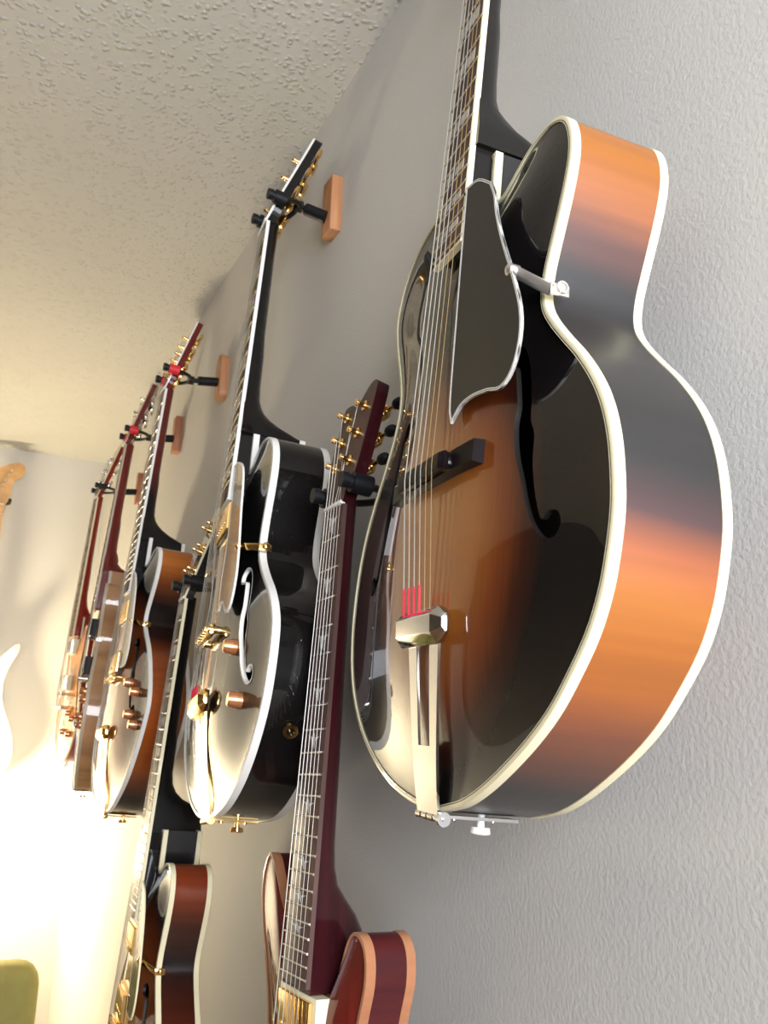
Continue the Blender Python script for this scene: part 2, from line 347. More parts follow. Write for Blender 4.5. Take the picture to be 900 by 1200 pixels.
class G: pass
def guitar_matrix(pose):
    x, y, z, lean, yaw, side = pose[:6]; size = pose[6] if len(pose) > 6 else 1.0
    B = Matrix(((0, 0, -1), (-1, 0, 0), (0, 1, 0)))
    R = Matrix.Rotation(yaw, 3, 'Z') @ Matrix.Rotation(lean, 3, 'Y') @ Matrix.Rotation(side, 3, 'X')
    m = (R @ B).to_4x4() @ Matrix.Scale(size, 4); m.translation = Vector((x, y, z+H0)); return m

def headstock_poly(kind, W):
    if kind == 'notched':
        h = [(-0.0215, 0), (-0.0225, 0.012), (-0.033, 0.030), (-0.037, 0.06), (-0.038, 0.10), (-0.038, 0.132), (-0.033, 0.137), (-0.018, 0.135), (-0.004, 0.126), (0.004, 0.134), (0.018, 0.148), (0.030, 0.150), (0.037, 0.143), (0.038, 0.11), (0.037, 0.06), (0.033, 0.030), (0.0225, 0.012), (0.0215, 0)]
    else:
        R = [(0.0215, 0), (0.0225, 0.014), (0.030, 0.030), (0.032, 0.05), (0.034, 0.10), (0.037, 0.15), (0.0405, 0.178), (0.030, 0.186), (0.018, 0.181), (0.009, 0.190)]
        h = [(-u, v) for u, v in R] + [(0, 0.194)] + R[::-1]
        h = h[::1]
    pts = catmull(h, 3, closed=False)
    # ccw (front view): go up the treble side, over the top, down the bass side
    a = sum(pts[i][0]*pts[(i+1) % len(pts)][1]-pts[(i+1) % len(pts)][0]*pts[i][1] for i in range(len(pts)))
    return pts if a > 0 else pts[::-1]

def tuner_mesh(sgn, button, housing):
    """one machine: post through the headstock, housing behind, button beyond the edge (local to the head plane, at u=0)"""
    bm = bmesh.new()
    bmcyl(bm, (0, 0, 0.0), (0, 0, 0.0025), 0.0062, seg=16); bmcyl(bm, (0, 0, 0.0), (0, 0, 0.013), 0.0032, seg=12); bmcyl(bm, (0, 0, 0.010), (0, 0, 0.0135), 0.0040, 0.0034, seg=12)
    bmbox(bm, (sgn*0.003, 0, -0.0215), (0.020, 0.0155, 0.011), bev=0.0035)
    bmcyl(bm, (sgn*0.010, 0.0, -0.022), (sgn*0.030, 0, -0.022), 0.0022, seg=10)
    for f in bm.faces: f.material_index = 0
    k = len(bm.faces)
    # winged oval button
    r = bmesh.ops.create_uvsphere(bm, u_segments=14, v_segments=8, radius=1.0)
    bmesh.ops.scale(bm, vec=(0.0085, 0.0095, 0.0042) if button == 'metal' else (0.0105, 0.0068, 0.0066), verts=r['verts'])
    bmesh.ops.translate(bm, vec=(sgn*0.036, 0, -0.022), verts=r['verts'])
    vs = set(r['verts'])
    for f in bm.faces:
        if all(v in vs for v in f.verts): f.material_index = 1
    if button != 'metal':
        pass
    return bm

def build_guitar(name, label, pose, g):
    root = empty(name, label, 'guitar', matrix=guitar_matrix(pose))
    root['group'] = 'guitars hung along the wall'
    S, VB = g.S, g.VB
    wb, wn = g.wb, g.wn
    def ws(v): return wb+(wn-wb)*(v-VB)/S                         # string plane
    def wf(v):                                                    # fingerboard face
        k = (v-VB)/S; return ws(v)-(0.0034*(1-k)+0.0009)
    def hw(v):
        k = (VB+S-v)/S; return 0.0215+0.0095*k
    vn = VB+S; ve = VB+g.FB
    P0, cor = g.outline
    P = catmull(P0, 4, True, cor)
    D = g.D
    # --- body: sides
    bm = bmesh.new(); n = len(P)
    steps = [(-0.004), -0.25*D, -0.5*D, -0.75*D, -(D-0.004)]
    if g.rounded:
        prof = [(-0.010, -0.0), (-0.004, -0.002), (-0.001, -0.005), (0, -0.010)] + [(0, -D*0.3), (0, -D*0.7), (0, -D+0.008), (-0.002, -D+0.003), (-0.008, -D)]
    else:
        prof = [(0, s) for s in steps]
    loops = []
    for d, w in prof:
        Q = offset(P, d) if d else P
        loops.append([bm.verts.new((u, v, w)) for u, v in Q])
    for A, B in zip(loops, loops[1:]):
        for i in range(n):
            j = (i+1) % n; bm.faces.new((A[i], B[i], B[j], A[j]))
    bmesh.ops.recalc_face_normals(bm, faces=bm.faces)
    # outward normals: check one
    bm.normal_update(); f0 = bm.faces[0]; cc = f0.calc_center_median(); 
    if f0.normal.dot(Vector((cc.x-0, cc.y-0.2, 0))) < 0: bmesh.ops.reverse_faces(bm, faces=bm.faces)
    link('body_side', bm, g.m_side, root)
    # --- top and back
    bmt, hgt = arched_plate(offset(P, -0.0022 if not g.rounded else -0.009), None, g.H, 0.0, 0.004, g.spine)
    top = link('body_top', bmt, g.m_top, root)
    bmb, _ = arched_plate(offset(P, -0.0022 if not g.rounded else -0.007), None, g.HB, -D, 0.003, g.spine, sgn=-1.0)
    link('body_back', bmb, g.m_back, root)
    fs, mode = g.fscale, g.fholes
    FP = None
    if mode:
        c_ = []
        FP = [(u*fs[0]+fs[2], v*fs[1]+fs[3]) for u, v in catmull(FHOLE, 3)]
        FPm = [(-u, v) for u, v in FP][::-1]
        for poly in (FP, FPm):
            b = bmesh.new(); bmprism(b, poly, -0.02, 0.05)
            bmesh.ops.recalc_face_normals(b, faces=b.faces); c_.append(link('cutter', b, m_fedge, root))
        # f-hole cutters share the plate's frame
        bpy.context.view_layer.update()
        cut(top, c_)
    def topz(u, v):
        """height of the arched top at (u,v): ray cast on the plate"""
        ok, loc, nn, _i = top.ray_cast(Vector((u, v, 0.2)), Vector((0, 0, -1)))
        return loc.z if ok and loc.z > -0.003 else g.H*0.6
    bpy.context.view_layer.update()
    if FP and g.fbind:
        for poly in (FP, FPm):
            zz = {}
            bm = bmesh.new()
            outer = offset(poly, 0.0022)
            hs = [max(topz(u, v), 0.001) for u, v in outer]
            A = [bm.verts.new((u, v, h+0.0006)) for (u, v), h in zip(outer, hs)]
            B = [bm.verts.new((u, v, h+0.0006)) for (u, v), h in zip(offset(poly, -0.0004), hs)]
            Cc = [bm.verts.new((u, v, h-0.004)) for (u, v), h in zip(offset(poly, -0.0004), hs)]
            for i in range(len(poly)):
                j = (i+1) % len(poly); bm.faces.new((A[i], A[j], B[j], B[i])); bm.faces.new((B[i], B[j], Cc[j], Cc[i]))
            link('f_hole_binding', bm, g.m_bind, top)
    # --- bindings
    if g.bind:
        bw = g.bw
        bm = bmesh.new(); ring(bm, P, [(0.0007, 0.0006), (0.0007, -bw), (-0.0012, -bw), (-0.0024, 0.0011), (-0.0010, 0.0012)]); o = link('front_binding', bm, g.m_bind, root)
        bm = bmesh.new(); ring(bm, P, [(0.0007, -D+bw), (0.0007, -D-0.0006), (-0.0010, -D-0.0014), (-0.0034, -D-0.0012), (-0.0012, -D+bw)]); o = link('back_binding', bm, g.m_bind, root)
        if g.purf:
            bm = bmesh.new(); ring(bm, offset(P, -0.0024), [(0.0, 0.0011), (-0.0007, 0.0012), (-0.0007, -0.001), (0, -0.001)]); link('purfling', bm, m_ebony, root)
            bm = bmesh.new(); ring(bm, offset(P, -0.0031), [(0.0, 0.0012), (-0.0005, 0.0013), (-0.0005, -0.001), (0, -0.001)]); link('purfling', bm, g.m_bind, root)
    # --- neck with heel
    vj = g.vj
    bm = bmesh.new(); secs = []
    heel = g.heel; heel_auto = heel is None
    vv = [ve if ve < vj-0.02 else vj-0.02, vj-0.001]
    T = wf(vj)-0.0055+D+0.004
    if heel is None: heel = [(0.080, 0.024), (0.058, 0.026), (0.046, 0.031), (0.036, max(0.034, 0.40*T)), (0.026, 0.52*T), (0.016, 0.68*T), (0.009, 0.86*T), (0.004, T), (-0.004, T)]
    L = [(vn+0.004, 0.019), (vn-0.05, 0.0185), (vn-0.2, 0.0205), (vj+0.13, 0.023)] + [(vj+a, b) for a, b in heel]
    m_ = 14
    for v, d in L:
        w0 = wf(v)-0.0055; h = hw(v)
        sq = 0.0 if d < 0.03 else min(1, (d-0.03)/0.04)
        row = []
        for k in range(m_+1):
            th = PI*k/m_; c, s = math.cos(th), math.sin(th)
            ex = 1-0.45*sq
            cx = math.copysign(abs(c)**ex, c) if abs(c) > 1e-6 else 0.0; sx = abs(s)**(ex*0.9) if s > 1e-6 else 0.0
            hh = h*(1+(0.17*sq if heel_auto else -0.18*sq*sx))
            row.append(bm.verts.new((hh*cx, v, w0-d*sx)))
        secs.append(row)
    for A, B in zip(secs, secs[1:]):
        for k in range(m_): bm.faces.new((A[k], A[k+1], B[k+1], B[k]))
        bm.faces.new((A[m_], A[0], B[0], B[m_]))
    bm.faces.new(secs[0][::-1]); bm.faces.new(secs[-1])
    bmesh.ops.recalc_face_normals(bm, faces=bm.faces)
    neck = link('neck', bm, g.m_neck, root)
    # extension block under the fingerboard over the body
    bm = bmesh.new(); 
    pts = [(-hw(ve)+0.003, ve+0.004), (hw(ve)-0.003, ve+0.004), (hw(vj)-0.001, vj+0.002), (-hw(vj)+0.001, vj+0.002)]
    A = [bm.verts.new((u, v, wf(v)-0.0056)) for u, v in pts]; B = [bm.verts.new((u, v, -0.002 if v > vj-0.02 else 0.001)) for u, v in pts]
    bm.faces.new(A); bm.faces.new(B[::-1])
    for i in range(4): bm.faces.new((A[i], B[i], B[(i+1) % 4], A[(i+1) % 4]))
    bmesh.ops.recalc_face_normals(bm, faces=bm.faces)
    link('neck_extension', bm, g.m_ext, root, smooth=False)
    # --- fingerboard
    bm = bmesh.new(); rows = []; NV = 12
    for i in range(NV+1):
        v = ve+(vn-ve)*i/NV; h = hw(v)-(0.0016 if g.fbb else 0); row = []
        for k in range(7):
            u = -h+2*h*k/6; row.append(bm.verts.new((u, v, wf(v)-0.0011*(u/h)**2)))
        row += [bm.verts.new((h, v, wf(v)-0.0056)), bm.verts.new((-h, v, wf(v)-0.0056))]; rows.append(row)
    for A, B in zip(rows, rows[1:]):
        for k in range(9): bm.faces.new((A[k], A[(k+1) % 9], B[(k+1) % 9], B[k]))
    bm.faces.new(rows[0][::-1]); bm.faces.new(rows[-1]); bmesh.ops.recalc_face_normals(bm, faces=bm.faces)
    fb = link('fingerboard', bm, g.m_fb, root)
    if g.fbb:
        for sg in (-1, 1):
            bm = bmesh.new(); R_ = []
            for i in range(NV+1):
                v = ve+(vn-ve)*i/NV; h = hw(v); z = wf(v)
                R_.append([bm.verts.new((sg*a, v, b)) for a, b in ((h-0.0018, z-0.0008), (h, z-0.0014), (h+0.0002, z-0.0062), (h-0.0018, z-0.0062))])
            for A, B in zip(R_, R_[1:]):
                for k in range(4): bm.faces.new((A[k], A[(k+1) % 4], B[(k+1) % 4], B[k]))
            bm.faces.new(R_[0]); bm.faces.new(R_[-1][::-1]); bmesh.ops.recalc_face_normals(bm, faces=bm.faces)
            link('fingerboard_binding', bm, g.m_bind, fb)
        bm = bmesh.new(); h = hw(ve); bmbox(bm, (0, ve-0.0012, wf(ve)-0.0034), (2*h, 0.0026, 0.0058)); link('fingerboard_end_binding', bm, g.m_bind, fb, smooth=False)
    # frets: one mesh scaled to each width
    bmf = bmesh.new(); bmcyl(bmf, (-1, 0, 0), (1, 0, 0), 0.00125, seg=8)
    fme = None
    d = S
    for i in range(1, g.nf+1):
        v = VB+S*2**(-i/12)
        if v < ve+0.003: break
        if fme is None:
            o = link('fret', bmf, m_frets, fb); fme = o.data
        else:
            o = bpy.data.objects.new('fret', fme); COL.objects.link(o); o.parent = fb
        o.location = (0, v, wf(v)-0.0004); o.scale = (hw(v)-0.0004, 1, 1)
    # inlays
    vf = lambda i: VB+S*2**(-i/12)
    for i in (1, 3, 5, 7, 9, 12, 15, 17, 19):
        a, b = vf(i), vf(i-1) if i > 1 else vn
        if a < ve+0.006: continue
        m = (a+b)/2; L_ = (b-a); 
        bm = bmesh.new()
        if g.inlay == 'split':
            for s_, (x0, x1) in ((1, (0.0015, 0.0185)), (1, (-0.0185, -0.0015))):
                h = hw(m)/0.0285
                bmprism(bm, [(x0*h, m-L_*0.26), (x1*h, m-L_*0.26), (x1*h, m+L_*0.26), (x0*h, m+L_*0.26)], 0.0, 0.0003, lambda u, v: wf(v)-0.0011*(u/hw(v))**2)
        elif g.inlay == 'bird':
            h = hw(m)*0.55; q = L_*0.36
            pl = [(-h, m+q*0.7), (-h*0.35, m+q*0.15), (-h*0.15, m-q*0.8), (0.0, m-q*0.3), (h*0.25, m-q), (h*0.3, m-q*0.1), (h, m+q*0.5), (h*0.2, m+q*0.35), (h*0.1, m+q), (-h*0.1, m+q*0.45)]
            bmprism(bm, pl, 0.0, 0.0003, lambda u, v: wf(v)-0.0011*(u/hw(v))**2)
        else:
            h = hw(m)*0.72
            bmprism(bm, [(-h, m-L_*0.28), (h, m-L_*0.28), (h, m+L_*0.28), (-h, m+L_*0.28)], 0.0, 0.0003, lambda u, v: wf(v)-0.0011*(u/hw(v))**2)
        link('inlay', bm, m_pearl, fb, smooth=False)
    # --- headstock
    hs = empty_child = None
    tilt = math.radians(-g.tilt)
    HM = Matrix.Translation((0, vn+0.002, wf(vn)+0.0)) @ Matrix.Rotation(tilt, 4, 'X')
    pl = headstock_poly(g.head, 0.08)
    bm = bmesh.new(); bmprism(bm, pl, -0.0145, 0.0)
    hs = link('headstock', bm, g.m_headside, root, smooth=False, mw=HM)
    bm = bmesh.new(); bmprism(bm, offset(pl, -0.0012 if g.headbind else 0.0), 0.0, 0.0012); link('headstock_veneer', bm, g.m_headface, hs, smooth=False)
    if g.headbind:
        bm = bmesh.new(); ring(bm, pl, [(0.0004, 0.0014), (0.0004, -0.002), (-0.0012, -0.002), (-0.0012, 0.0014)]); link('headstock_binding', bm, g.m_bind, hs)
    bm = bmesh.new(); bmbox(bm, (0, vn+0.0018, wf(vn)-0.0005), (0.042, 0.0042, 0.0062), bev=0.0008); link('nut', bm, m_white, neck)
    for sg in (-1, 1):
        tme = None
        for j in range(3):
            if tme is None:
                bm = tuner_mesh(sg, g.button, None); o = link('tuning_machine', bm, m_gold, hs, mats=[g.m_hw, g.m_hw if g.button == 'metal' else m_blackpl]); tme = o.data
            else:
                o = bpy.data.objects.new('tuning_machine', tme); COL.objects.link(o); o.parent = hs
            o.location = (sg*(0.0175+0.0022*j), 0.050+g.tstep*j, 0.0012)
            if sg == 1: pass
    # --- pickups
    for (pv, pu, pw, plen, kind) in g.pickups:
        z = max(ws(pv)-0.006, topz(pu, pv)+0.006)
        tz = topz(pu, pv)-0.004
        bm = bmesh.new(); bmprism(bm, [(pu-pw/2, pv-plen/2), (pu+pw/2, pv-plen/2), (pu+pw/2, pv+plen/2), (pu-pw/2, pv+plen/2)], tz, z, bev=0.0016)
        pk = link('pickup', bm, g.m_hw, root)
        bm = bmesh.new(); bmprism(bm, [(pu-pw/2-0.006, pv-plen/2-0.004), (pu+pw/2+0.006, pv-plen/2-0.004), (pu+pw/2+0.006, pv+plen/2+0.004), (pu-pw/2-0.006, pv+plen/2+0.004)], tz, z-0.0045, bev=0.001)
        link('pickup_ring', bm, g.m_ring, pk)
        for q in range(6):
            bm = bmesh.new(); uu = pu+(q-2.5)*0.0098; bmcyl(bm, (uu, pv-plen*0.22, z-0.001), (uu, pv-plen*0.22, z+0.0006), 0.0022, seg=10)
            link('pole_screw', bm, g.m_hw, pk)
    # --- bridge
    zb = topz(0, VB); bw2 = g.bridge_w
    if g.wood_bridge:
        bm = bmesh.new()
        W = bw2; poly = [(-W, VB-0.009), (-W*0.62, VB-0.0085), (W*0.62, VB-0.0085), (W, VB-0.009), (W, VB+0.010), (W*0.62, VB+0.0085), (-W*0.62, VB+0.0085), (-W, VB+0.010)]
        rr = []
        for u, v in poly: rr.append((u, v))
        A = [bm.verts.new((u, v, topz(u, v)-0.0008)) for u, v in rr]
        B = [bm.verts.new((u, v*0.9+VB*0.1, topz(u, v)+(0.0095 if abs(u) > W*0.9 else 0.0100))) for u, v in rr]
        bm.faces.new(A[::-1]); bm.faces.new(B)
        for i in range(8): bm.faces.new((A[i], A[(i+1) % 8], B[(i+1) % 8], B[i]))
        bmesh.ops.recalc_face_normals(bm, faces=bm.faces)
        br = link('bridge', bm, g.m_bridge, root, smooth=False)
        bm = bmesh.new(); z0 = zb+0.0098; z1 = ws(VB)-0.0006
        prof = [(-0.045, z0+0.0005), (0.045, z0+0.0005), (0.048, z0+0.0055), (0.040, z1+0.001), (0.028, z1+0.0006), (-0.028, z1+0.0006), (-0.040, z1+0.001), (-0.048, z0+0.0055)]
        A = [bm.verts.new((u, VB-0.0068, w)) for u, w in prof]; B = [bm.verts.new((u, VB+0.0068, w)) for u, w in prof]
        bm.faces.new(A); bm.faces.new(B[::-1])
        for i in range(8): bm.faces.new((A[i], B[i], B[(i+1) % 8], A[(i+1) % 8]))
        bmesh.ops.recalc_face_normals(bm, faces=bm.faces)
        bmesh.ops.bevel(bm, geom=list(bm.edges), offset=0.0009, segments=2, affect='EDGES', profile=0.5)
        link('bridge_saddle', bm, g.m_saddle, br)
        for sg in (-1, 1):
            bm = bmesh.new(); bmcyl(bm, (sg*0.037, VB, zb+0.009), (sg*0.037, VB, z0+0.0012), 0.0068, seg=20); bmcyl(bm, (sg*0.037, VB, z0), (sg*0.037, VB, z1+0.0005), 0.002, seg=10)
            link('thumbwheel', bm, m_chrome if g.m_hw is m_chrome else g.m_hw, br)
    else:
        bm = bmesh.new(); z1 = ws(VB)-0.0035
        bmbox(bm, (0, VB, z1-0.004), (0.082, 0.013, 0.008), bev=0.002)
        br = link('bridge', bm, g.m_hw, root)
        for q in range(6):
            bm = bmesh.new(); bmbox(bm, ((q-2.5)*0.0104, VB+(q-2.5)*0.0008, z1+0.0016), (0.008, 0.006, 0.0042), bev=0.0008); link('saddle', bm, g.m_hw, br)
        for sg in (-1, 1):
            bm = bmesh.new(); bmcyl(bm, (sg*0.037, VB, topz(sg*0.037, VB)-0.002), (sg*0.037, VB, z1+0.001), 0.0048, seg=16); link('bridge_post', bm, g.m_hw, br)
    # --- tailpiece
    tv = g.tail_v
    if g.tail == 'trapeze':
        zt = topz(0, tv); zc = zt+0.008; tu = g.tail_u; cu = lambda v: tu*max(0, v)/tv
        bm = bmesh.new()
        # faceted crossbar: hexagonal section with chamfered ends
        sec = [(tv-0.013, zt+0.003), (tv-0.015, zt+0.009), (tv-0.007, zt+0.0155), (tv+0.006, zt+0.0165), (tv+0.013, zt+0.010), (tv+0.012, zt+0.003)]
        us = [(-0.040, 0.50), (-0.032, 1.0), (0.034, 1.0), (0.045, 0.50)]; rr = []
        for u, k in us:
            rr.append([bm.verts.new((u+tu, tv+(a-tv)*k, zc+(b-zc)*k)) for a, b in sec])
        for A, B in zip(rr, rr[1:]):
            for i in range(6): bm.faces.new((A[i], A[(i+1) % 6], B[(i+1) % 6], B[i]))
        bm.faces.new(rr[0][::-1]); bm.faces.new(rr[-1]); bmesh.ops.recalc_face_normals(bm, faces=bm.faces)
        bmesh.ops.bevel(bm, geom=list(bm.edges), offset=0.0008, segments=2, affect='EDGES', profile=0.5)
        tp = link('tailpiece', bm, g.m_tail, root)
        # frame plate bent over the arch, with a long slot
        vs_ = [tv-0.008, tv-0.02, tv-0.04, tv-0.06, tv-0.08, tv-0.095, 0.030, 0.018, 0.008, -0.002]
        vs_ = sorted({v for v in vs_ if -0.003 <= v <= tv-0.007}, reverse=True)
        lerp = lambda a, b, t: a+(b-a)*t
        wid = lambda v: lerp(0.0185, 0.0285, max(0, min(1, v/tv)))
        inn = lambda v: g.slot_w*(0.75+0.25*v/tv)
        zz = lambda v: lerp(0.0035, zt+0.0065, (max(0, v)/tv)**0.8)
        vslot = g.slot_v
        def strip(bmx, fa, fb_, vs2, nm):
            T = [[bmx.verts.new((fa(v)+cu(v), v, zz(v))), bmx.verts.new((fb_(v)+cu(v), v, zz(v))), bmx.verts.new((fb_(v)+cu(v), v, zz(v)-0.0022)), bmx.verts.new((fa(v)+cu(v), v, zz(v)-0.0022))] for v in vs2]
            for A, B in zip(T, T[1:]):
                for i in range(4): bmx.faces.new((A[i], A[(i+1) % 4], B[(i+1) % 4], B[i]))
            bmx.faces.new(T[0][::-1]); bmx.faces.new(T[-1])
        bm = bmesh.new()
        up = [v for v in vs_ if v > vslot+0.002]+[vslot]; low = [vslot]+[v for v in vs_ if v < vslot-0.002]
        strip(bm, lambda v: -wid(v), lambda v: -inn(v), up, ''); strip(bm, inn, wid, up, ''); strip(bm, lambda v: -wid(v), wid, low, '')
        bmesh.ops.recalc_face_normals(bm, faces=bm.faces)
        link('tailpiece_frame', bm, g.m_tail, tp, smooth=False)
        # hinge knuckles and the plate carried round to the end block
        for q in range(4):
            bm = bmesh.new(); u = -0.0165+q*0.011; bmcyl(bm, (u-0.0042, -0.0035, 0.001), (u+0.0042, -0.0035, 0.001), 0.0036, seg=14); link('hinge_knuckle', bm, g.m_tail, tp)
        bm = bmesh.new(); bmcyl(bm, (0.0205, -0.0035, 0.001), (0.0245, -0.0035, 0.001), 0.0052, seg=18); bmcyl(bm, (-0.022, -0.0035, 0.001), (0.026, -0.0035, 0.001), 0.0015, seg=8); link('hinge_pin', bm, g.m_tail, tp)
        bm = bmesh.new(); bmprism(bm, [(-0.014, -0.0035), (0.014, -0.0035), (0.014, -0.0012), (-0.014, -0.0012)], -D*0.80, -0.001); link('end_plate', bm, g.m_tail, tp, smooth=False)
        for zq in (0.22, 0.62):
            bm = bmesh.new(); bmcyl(bm, (0, -0.0035, -D*zq), (0, -0.0052, -D*zq), 0.003, seg=12); link('plate_screw', bm, g.m_tail, tp)
    else:
        bm = bmesh.new(); z1 = ws(VB)-0.004; bmcyl(bm, (-0.044, tv, z1-0.002), (0.044, tv, z1-0.002), 0.0062, seg=16)
        tp = link('tailpiece', bm, g.m_tail, root)
        for sg in (-1, 1):
            bm = bmesh.new(); bmcyl(bm, (sg*0.042, tv, topz(sg*0.042, tv)-0.002), (sg*0.042, tv, z1+0.001), 0.006, seg=16); link('tailpiece_stud', bm, g.m_tail, tp)
    # strap button at the end
    bm = bmesh.new(); bmcyl(bm, (0.0, 0.0, -D*0.5), (0, -0.010, -D*0.5), 0.003, seg=12); bmcyl(bm, (0, -0.009, -D*0.5), (0, -0.0135, -D*0.5), 0.0072, 0.0078, seg=20); bmcyl(bm, (0, -0.0135, -D*0.5), (0, -0.0145, -D*0.5), 0.0078, 0.006, seg=20)
    link('strap_button', bm, g.m_button, root)
    # --- strings
    sp_n, sp_b, sp_t = 0.0355, 0.054, g.sp_t
    rad = [0.00062, 0.00055, 0.00048, 0.00042, 0.00032, 0.00028]
    for q in range(6):
        k = q/5-0.5; z_t = (topz(0, tv)+0.012) if g.tail == 'trapeze' else ws(VB)-0.004
        pts = [(k*sp_t+g.tail_u, tv+0.002, z_t), (k*sp_b+g.tail_u*0.15, VB, wb+0.0002), (k*sp_n, vn+0.0015, wn+0.0002)]
        # on to the post
        sg = -1 if k < 0 else 1; j = (q if q < 3 else 5-q)
        post = HM @ Vector((sg*(0.0175+0.0022*j)-sg*0.003, 0.050+g.tstep*j, 0.010)); pts.append(tuple(post))
        bm = bmesh.new(); bmtube(bm, pts, rad[q]*g.srad, 6); link('string', bm, m_steel if q < 4 else g.m_thin, root)
        if g.silk and q < 4:
            A, B = Vector(pts[0]), Vector(pts[1]); bm = bmesh.new(); bmtube(bm, [A+(B-A)*0.02, A+(B-A)*0.24], rad[q]*g.srad+0.0006, 8)
            link('silk_winding', bm, m_redsilk, root)
    # --- pickguard
    if g.guard:
        poly = catmull(g.guard, 3, True, g.guard_c)
        zlo = g.guard_z
        bm = bmesh.new(); bmprism(bm, offset(poly, -0.0022), zlo, zlo+0.0022)
        pg = link('pickguard', bm, g.m_guard, root, smooth=False)
        for (o0, o1, mt, hh) in ((0.0, -0.0009, m_white if g.guard_edge == 'wbw' else g.m_bind, 0.0024), (-0.0009, -0.0014 if g.guard_edge == 'wbw' else -0.0009, m_ebony, 0.0023), (-0.0014, -0.0022, m_white, 0.0024)):
            if g.guard_edge != 'wbw':
                o0, o1 = 0.0005, -0.0026
            bm = bmesh.new(); ring(bm, poly, [(o0, zlo), (o1, zlo), (o1, zlo+hh), (o0, zlo+hh)]); link('pickguard_edging', bm, mt, pg, smooth=False)
            if g.guard_edge != 'wbw': break
        a, b, zb_ = g.bracket
        bm = bmesh.new()
        d = (Vector(b)-Vector(a)); 
        z = zlo-0.001
        A = Vector((a[0], a[1], z)); B = Vector((b[0], b[1], 0.004))
        dirn = (B-A); ln = dirn.length; ang = dirn.to_track_quat('X', 'Z').to_matrix()
        bmbox(bm, (A+B)/2, (ln+0.008, 0.0085, 0.0022), rot=ang, bev=0.0007)
        bmbox(bm, (B.x+0.0035, B.y-0.001, -0.0035), (0.0022, 0.0085, 0.015), bev=0.0005)
        bk = link('pickguard_bracket', bm, g.m_bracket, pg)
        for c_, r_ in ((A, 0.0046), (Vector((B.x+0.003, B.y, -0.004)), 0.0)):
            bm = bmesh.new()
            if r_: bmcyl(bm, c_+Vector((0, 0, -0.004)), c_+Vector((0, 0, 0.0042)), r_, seg=16); bmcyl(bm, c_+Vector((0, 0, 0.0042)), c_+Vector((0, 0, 0.0056)), r_*0.9, r_*0.5, seg=16)
            else: bmcyl(bm, c_, c_+Vector((0.0045, 0, 0)), 0.0045, seg=16); bmcyl(bm, c_+Vector((0.0045, 0, 0)), c_+Vector((0.0056, 0, 0)), 0.0036, 0.002, seg=16)
            link('bracket_screw', bm, g.m_bracket, pg)
    # --- knobs, switch, jack
    for (ku, kv) in g.knobs:
        z = topz(ku, kv); bm = bmesh.new(); bmcyl(bm, (ku, kv, z-0.002), (ku, kv, z+0.004), 0.0095, seg=20); bmcyl(bm, (ku, kv, z+0.004), (ku, kv, z+0.013), 0.0092, 0.0076, seg=20)
        kn = link('control_knob', bm, g.m_knob, root)
        bm = bmesh.new(); bmcyl(bm, (ku, kv, z+0.013), (ku, kv, z+0.0138), 0.0065, seg=16); link('knob_cap', bm, g.m_hw, kn)
    if g.jack:
        (ju, jv, jw), (nx, ny) = g.jack; nrm = Vector((nx, ny, 0)).normalized(); c = Vector((ju, jv, jw))
        bm = bmesh.new(); 
        r1, r0, h = 0.0085, 0.0042, 0.003
        q = nrm.to_track_quat('Z', 'Y').to_matrix()
        loops = []
        for rr_, zz_ in ((r1, 0), (r1*0.9, h), (r0, h), (r0, -0.002)):
            loops.append([bm.verts.new(c+q @ Vector((rr_*math.cos(t*PI/10), rr_*math.sin(t*PI/10), zz_))) for t in range(20)])
        for A, B in zip(loops, loops[1:]):
            for i in range(20): bm.faces.new((A[i], A[(i+1) % 20], B[(i+1) % 20], B[i]))
        link('output_jack', bm, g.m_hw, root)
    g.nut = guitar_matrix(pose) @ Vector((0, vn, wn))
    return root

def base():
    g = G(); g.S = 0.648; g.VB = 0.2554; g.FB = 0.200; g.wb = 0.035; g.wn = 0.0168; g.D = 0.0817; g.H = 0.018; g.HB = 0.013; g.spine = (0.14, 0.40)
    g.rounded = False; g.fholes = True; g.fscale = (1, 1, 0, 0); g.fbind = False; g.bind = True; g.bw = 0.0065; g.purf = True; g.m_bind = m_cream; g.vj = 0.553
    g.heel = None
    g.m_neck = m_blk_neck; g.m_ext = m_blk_neck; g.m_fb = m_rose; g.fbb = True; g.nf = 20; g.inlay = 'split'; g.head = 'open'; g.tstep = 0.043; g.headbind = True; g.tilt = 15
    g.m_headside = m_blk_neck; g.m_headface = m_blk_lac; g.button = 'metal'; g.m_hw = m_gold; g.pickups = []; g.m_ring = m_blackpl
    g.wood_bridge = True; g.bridge_w = 0.0775; g.m_bridge = m_ebony; g.m_saddle = m_ebony; g.tail = 'trapeze'; g.tail_v = 0.132; g.m_tail = m_gold; g.slot_w = 0.010; g.slot_v = 0.046
    g.m_button = m_white; g.sp_t = 0.050; g.srad = 1.0; g.m_thin = m_bronze; g.silk = False; g.guard = None; g.guard_c = (); g.guard_z = 0.021; g.guard_edge = 'wbw'; g.m_guard = m_guard
    g.bracket = None; g.m_bracket = m_nickel; g.knobs = []; g.m_knob = m_amberknob; g.jack = None
    g.m_top = m_top_big; g.m_side = m_side_big; g.m_back = m_side_big; g.outline = archtop_outline(nb=0.031, vj=0.546); g.tail_u = 0.0; g.head_k = 1.0
    return g

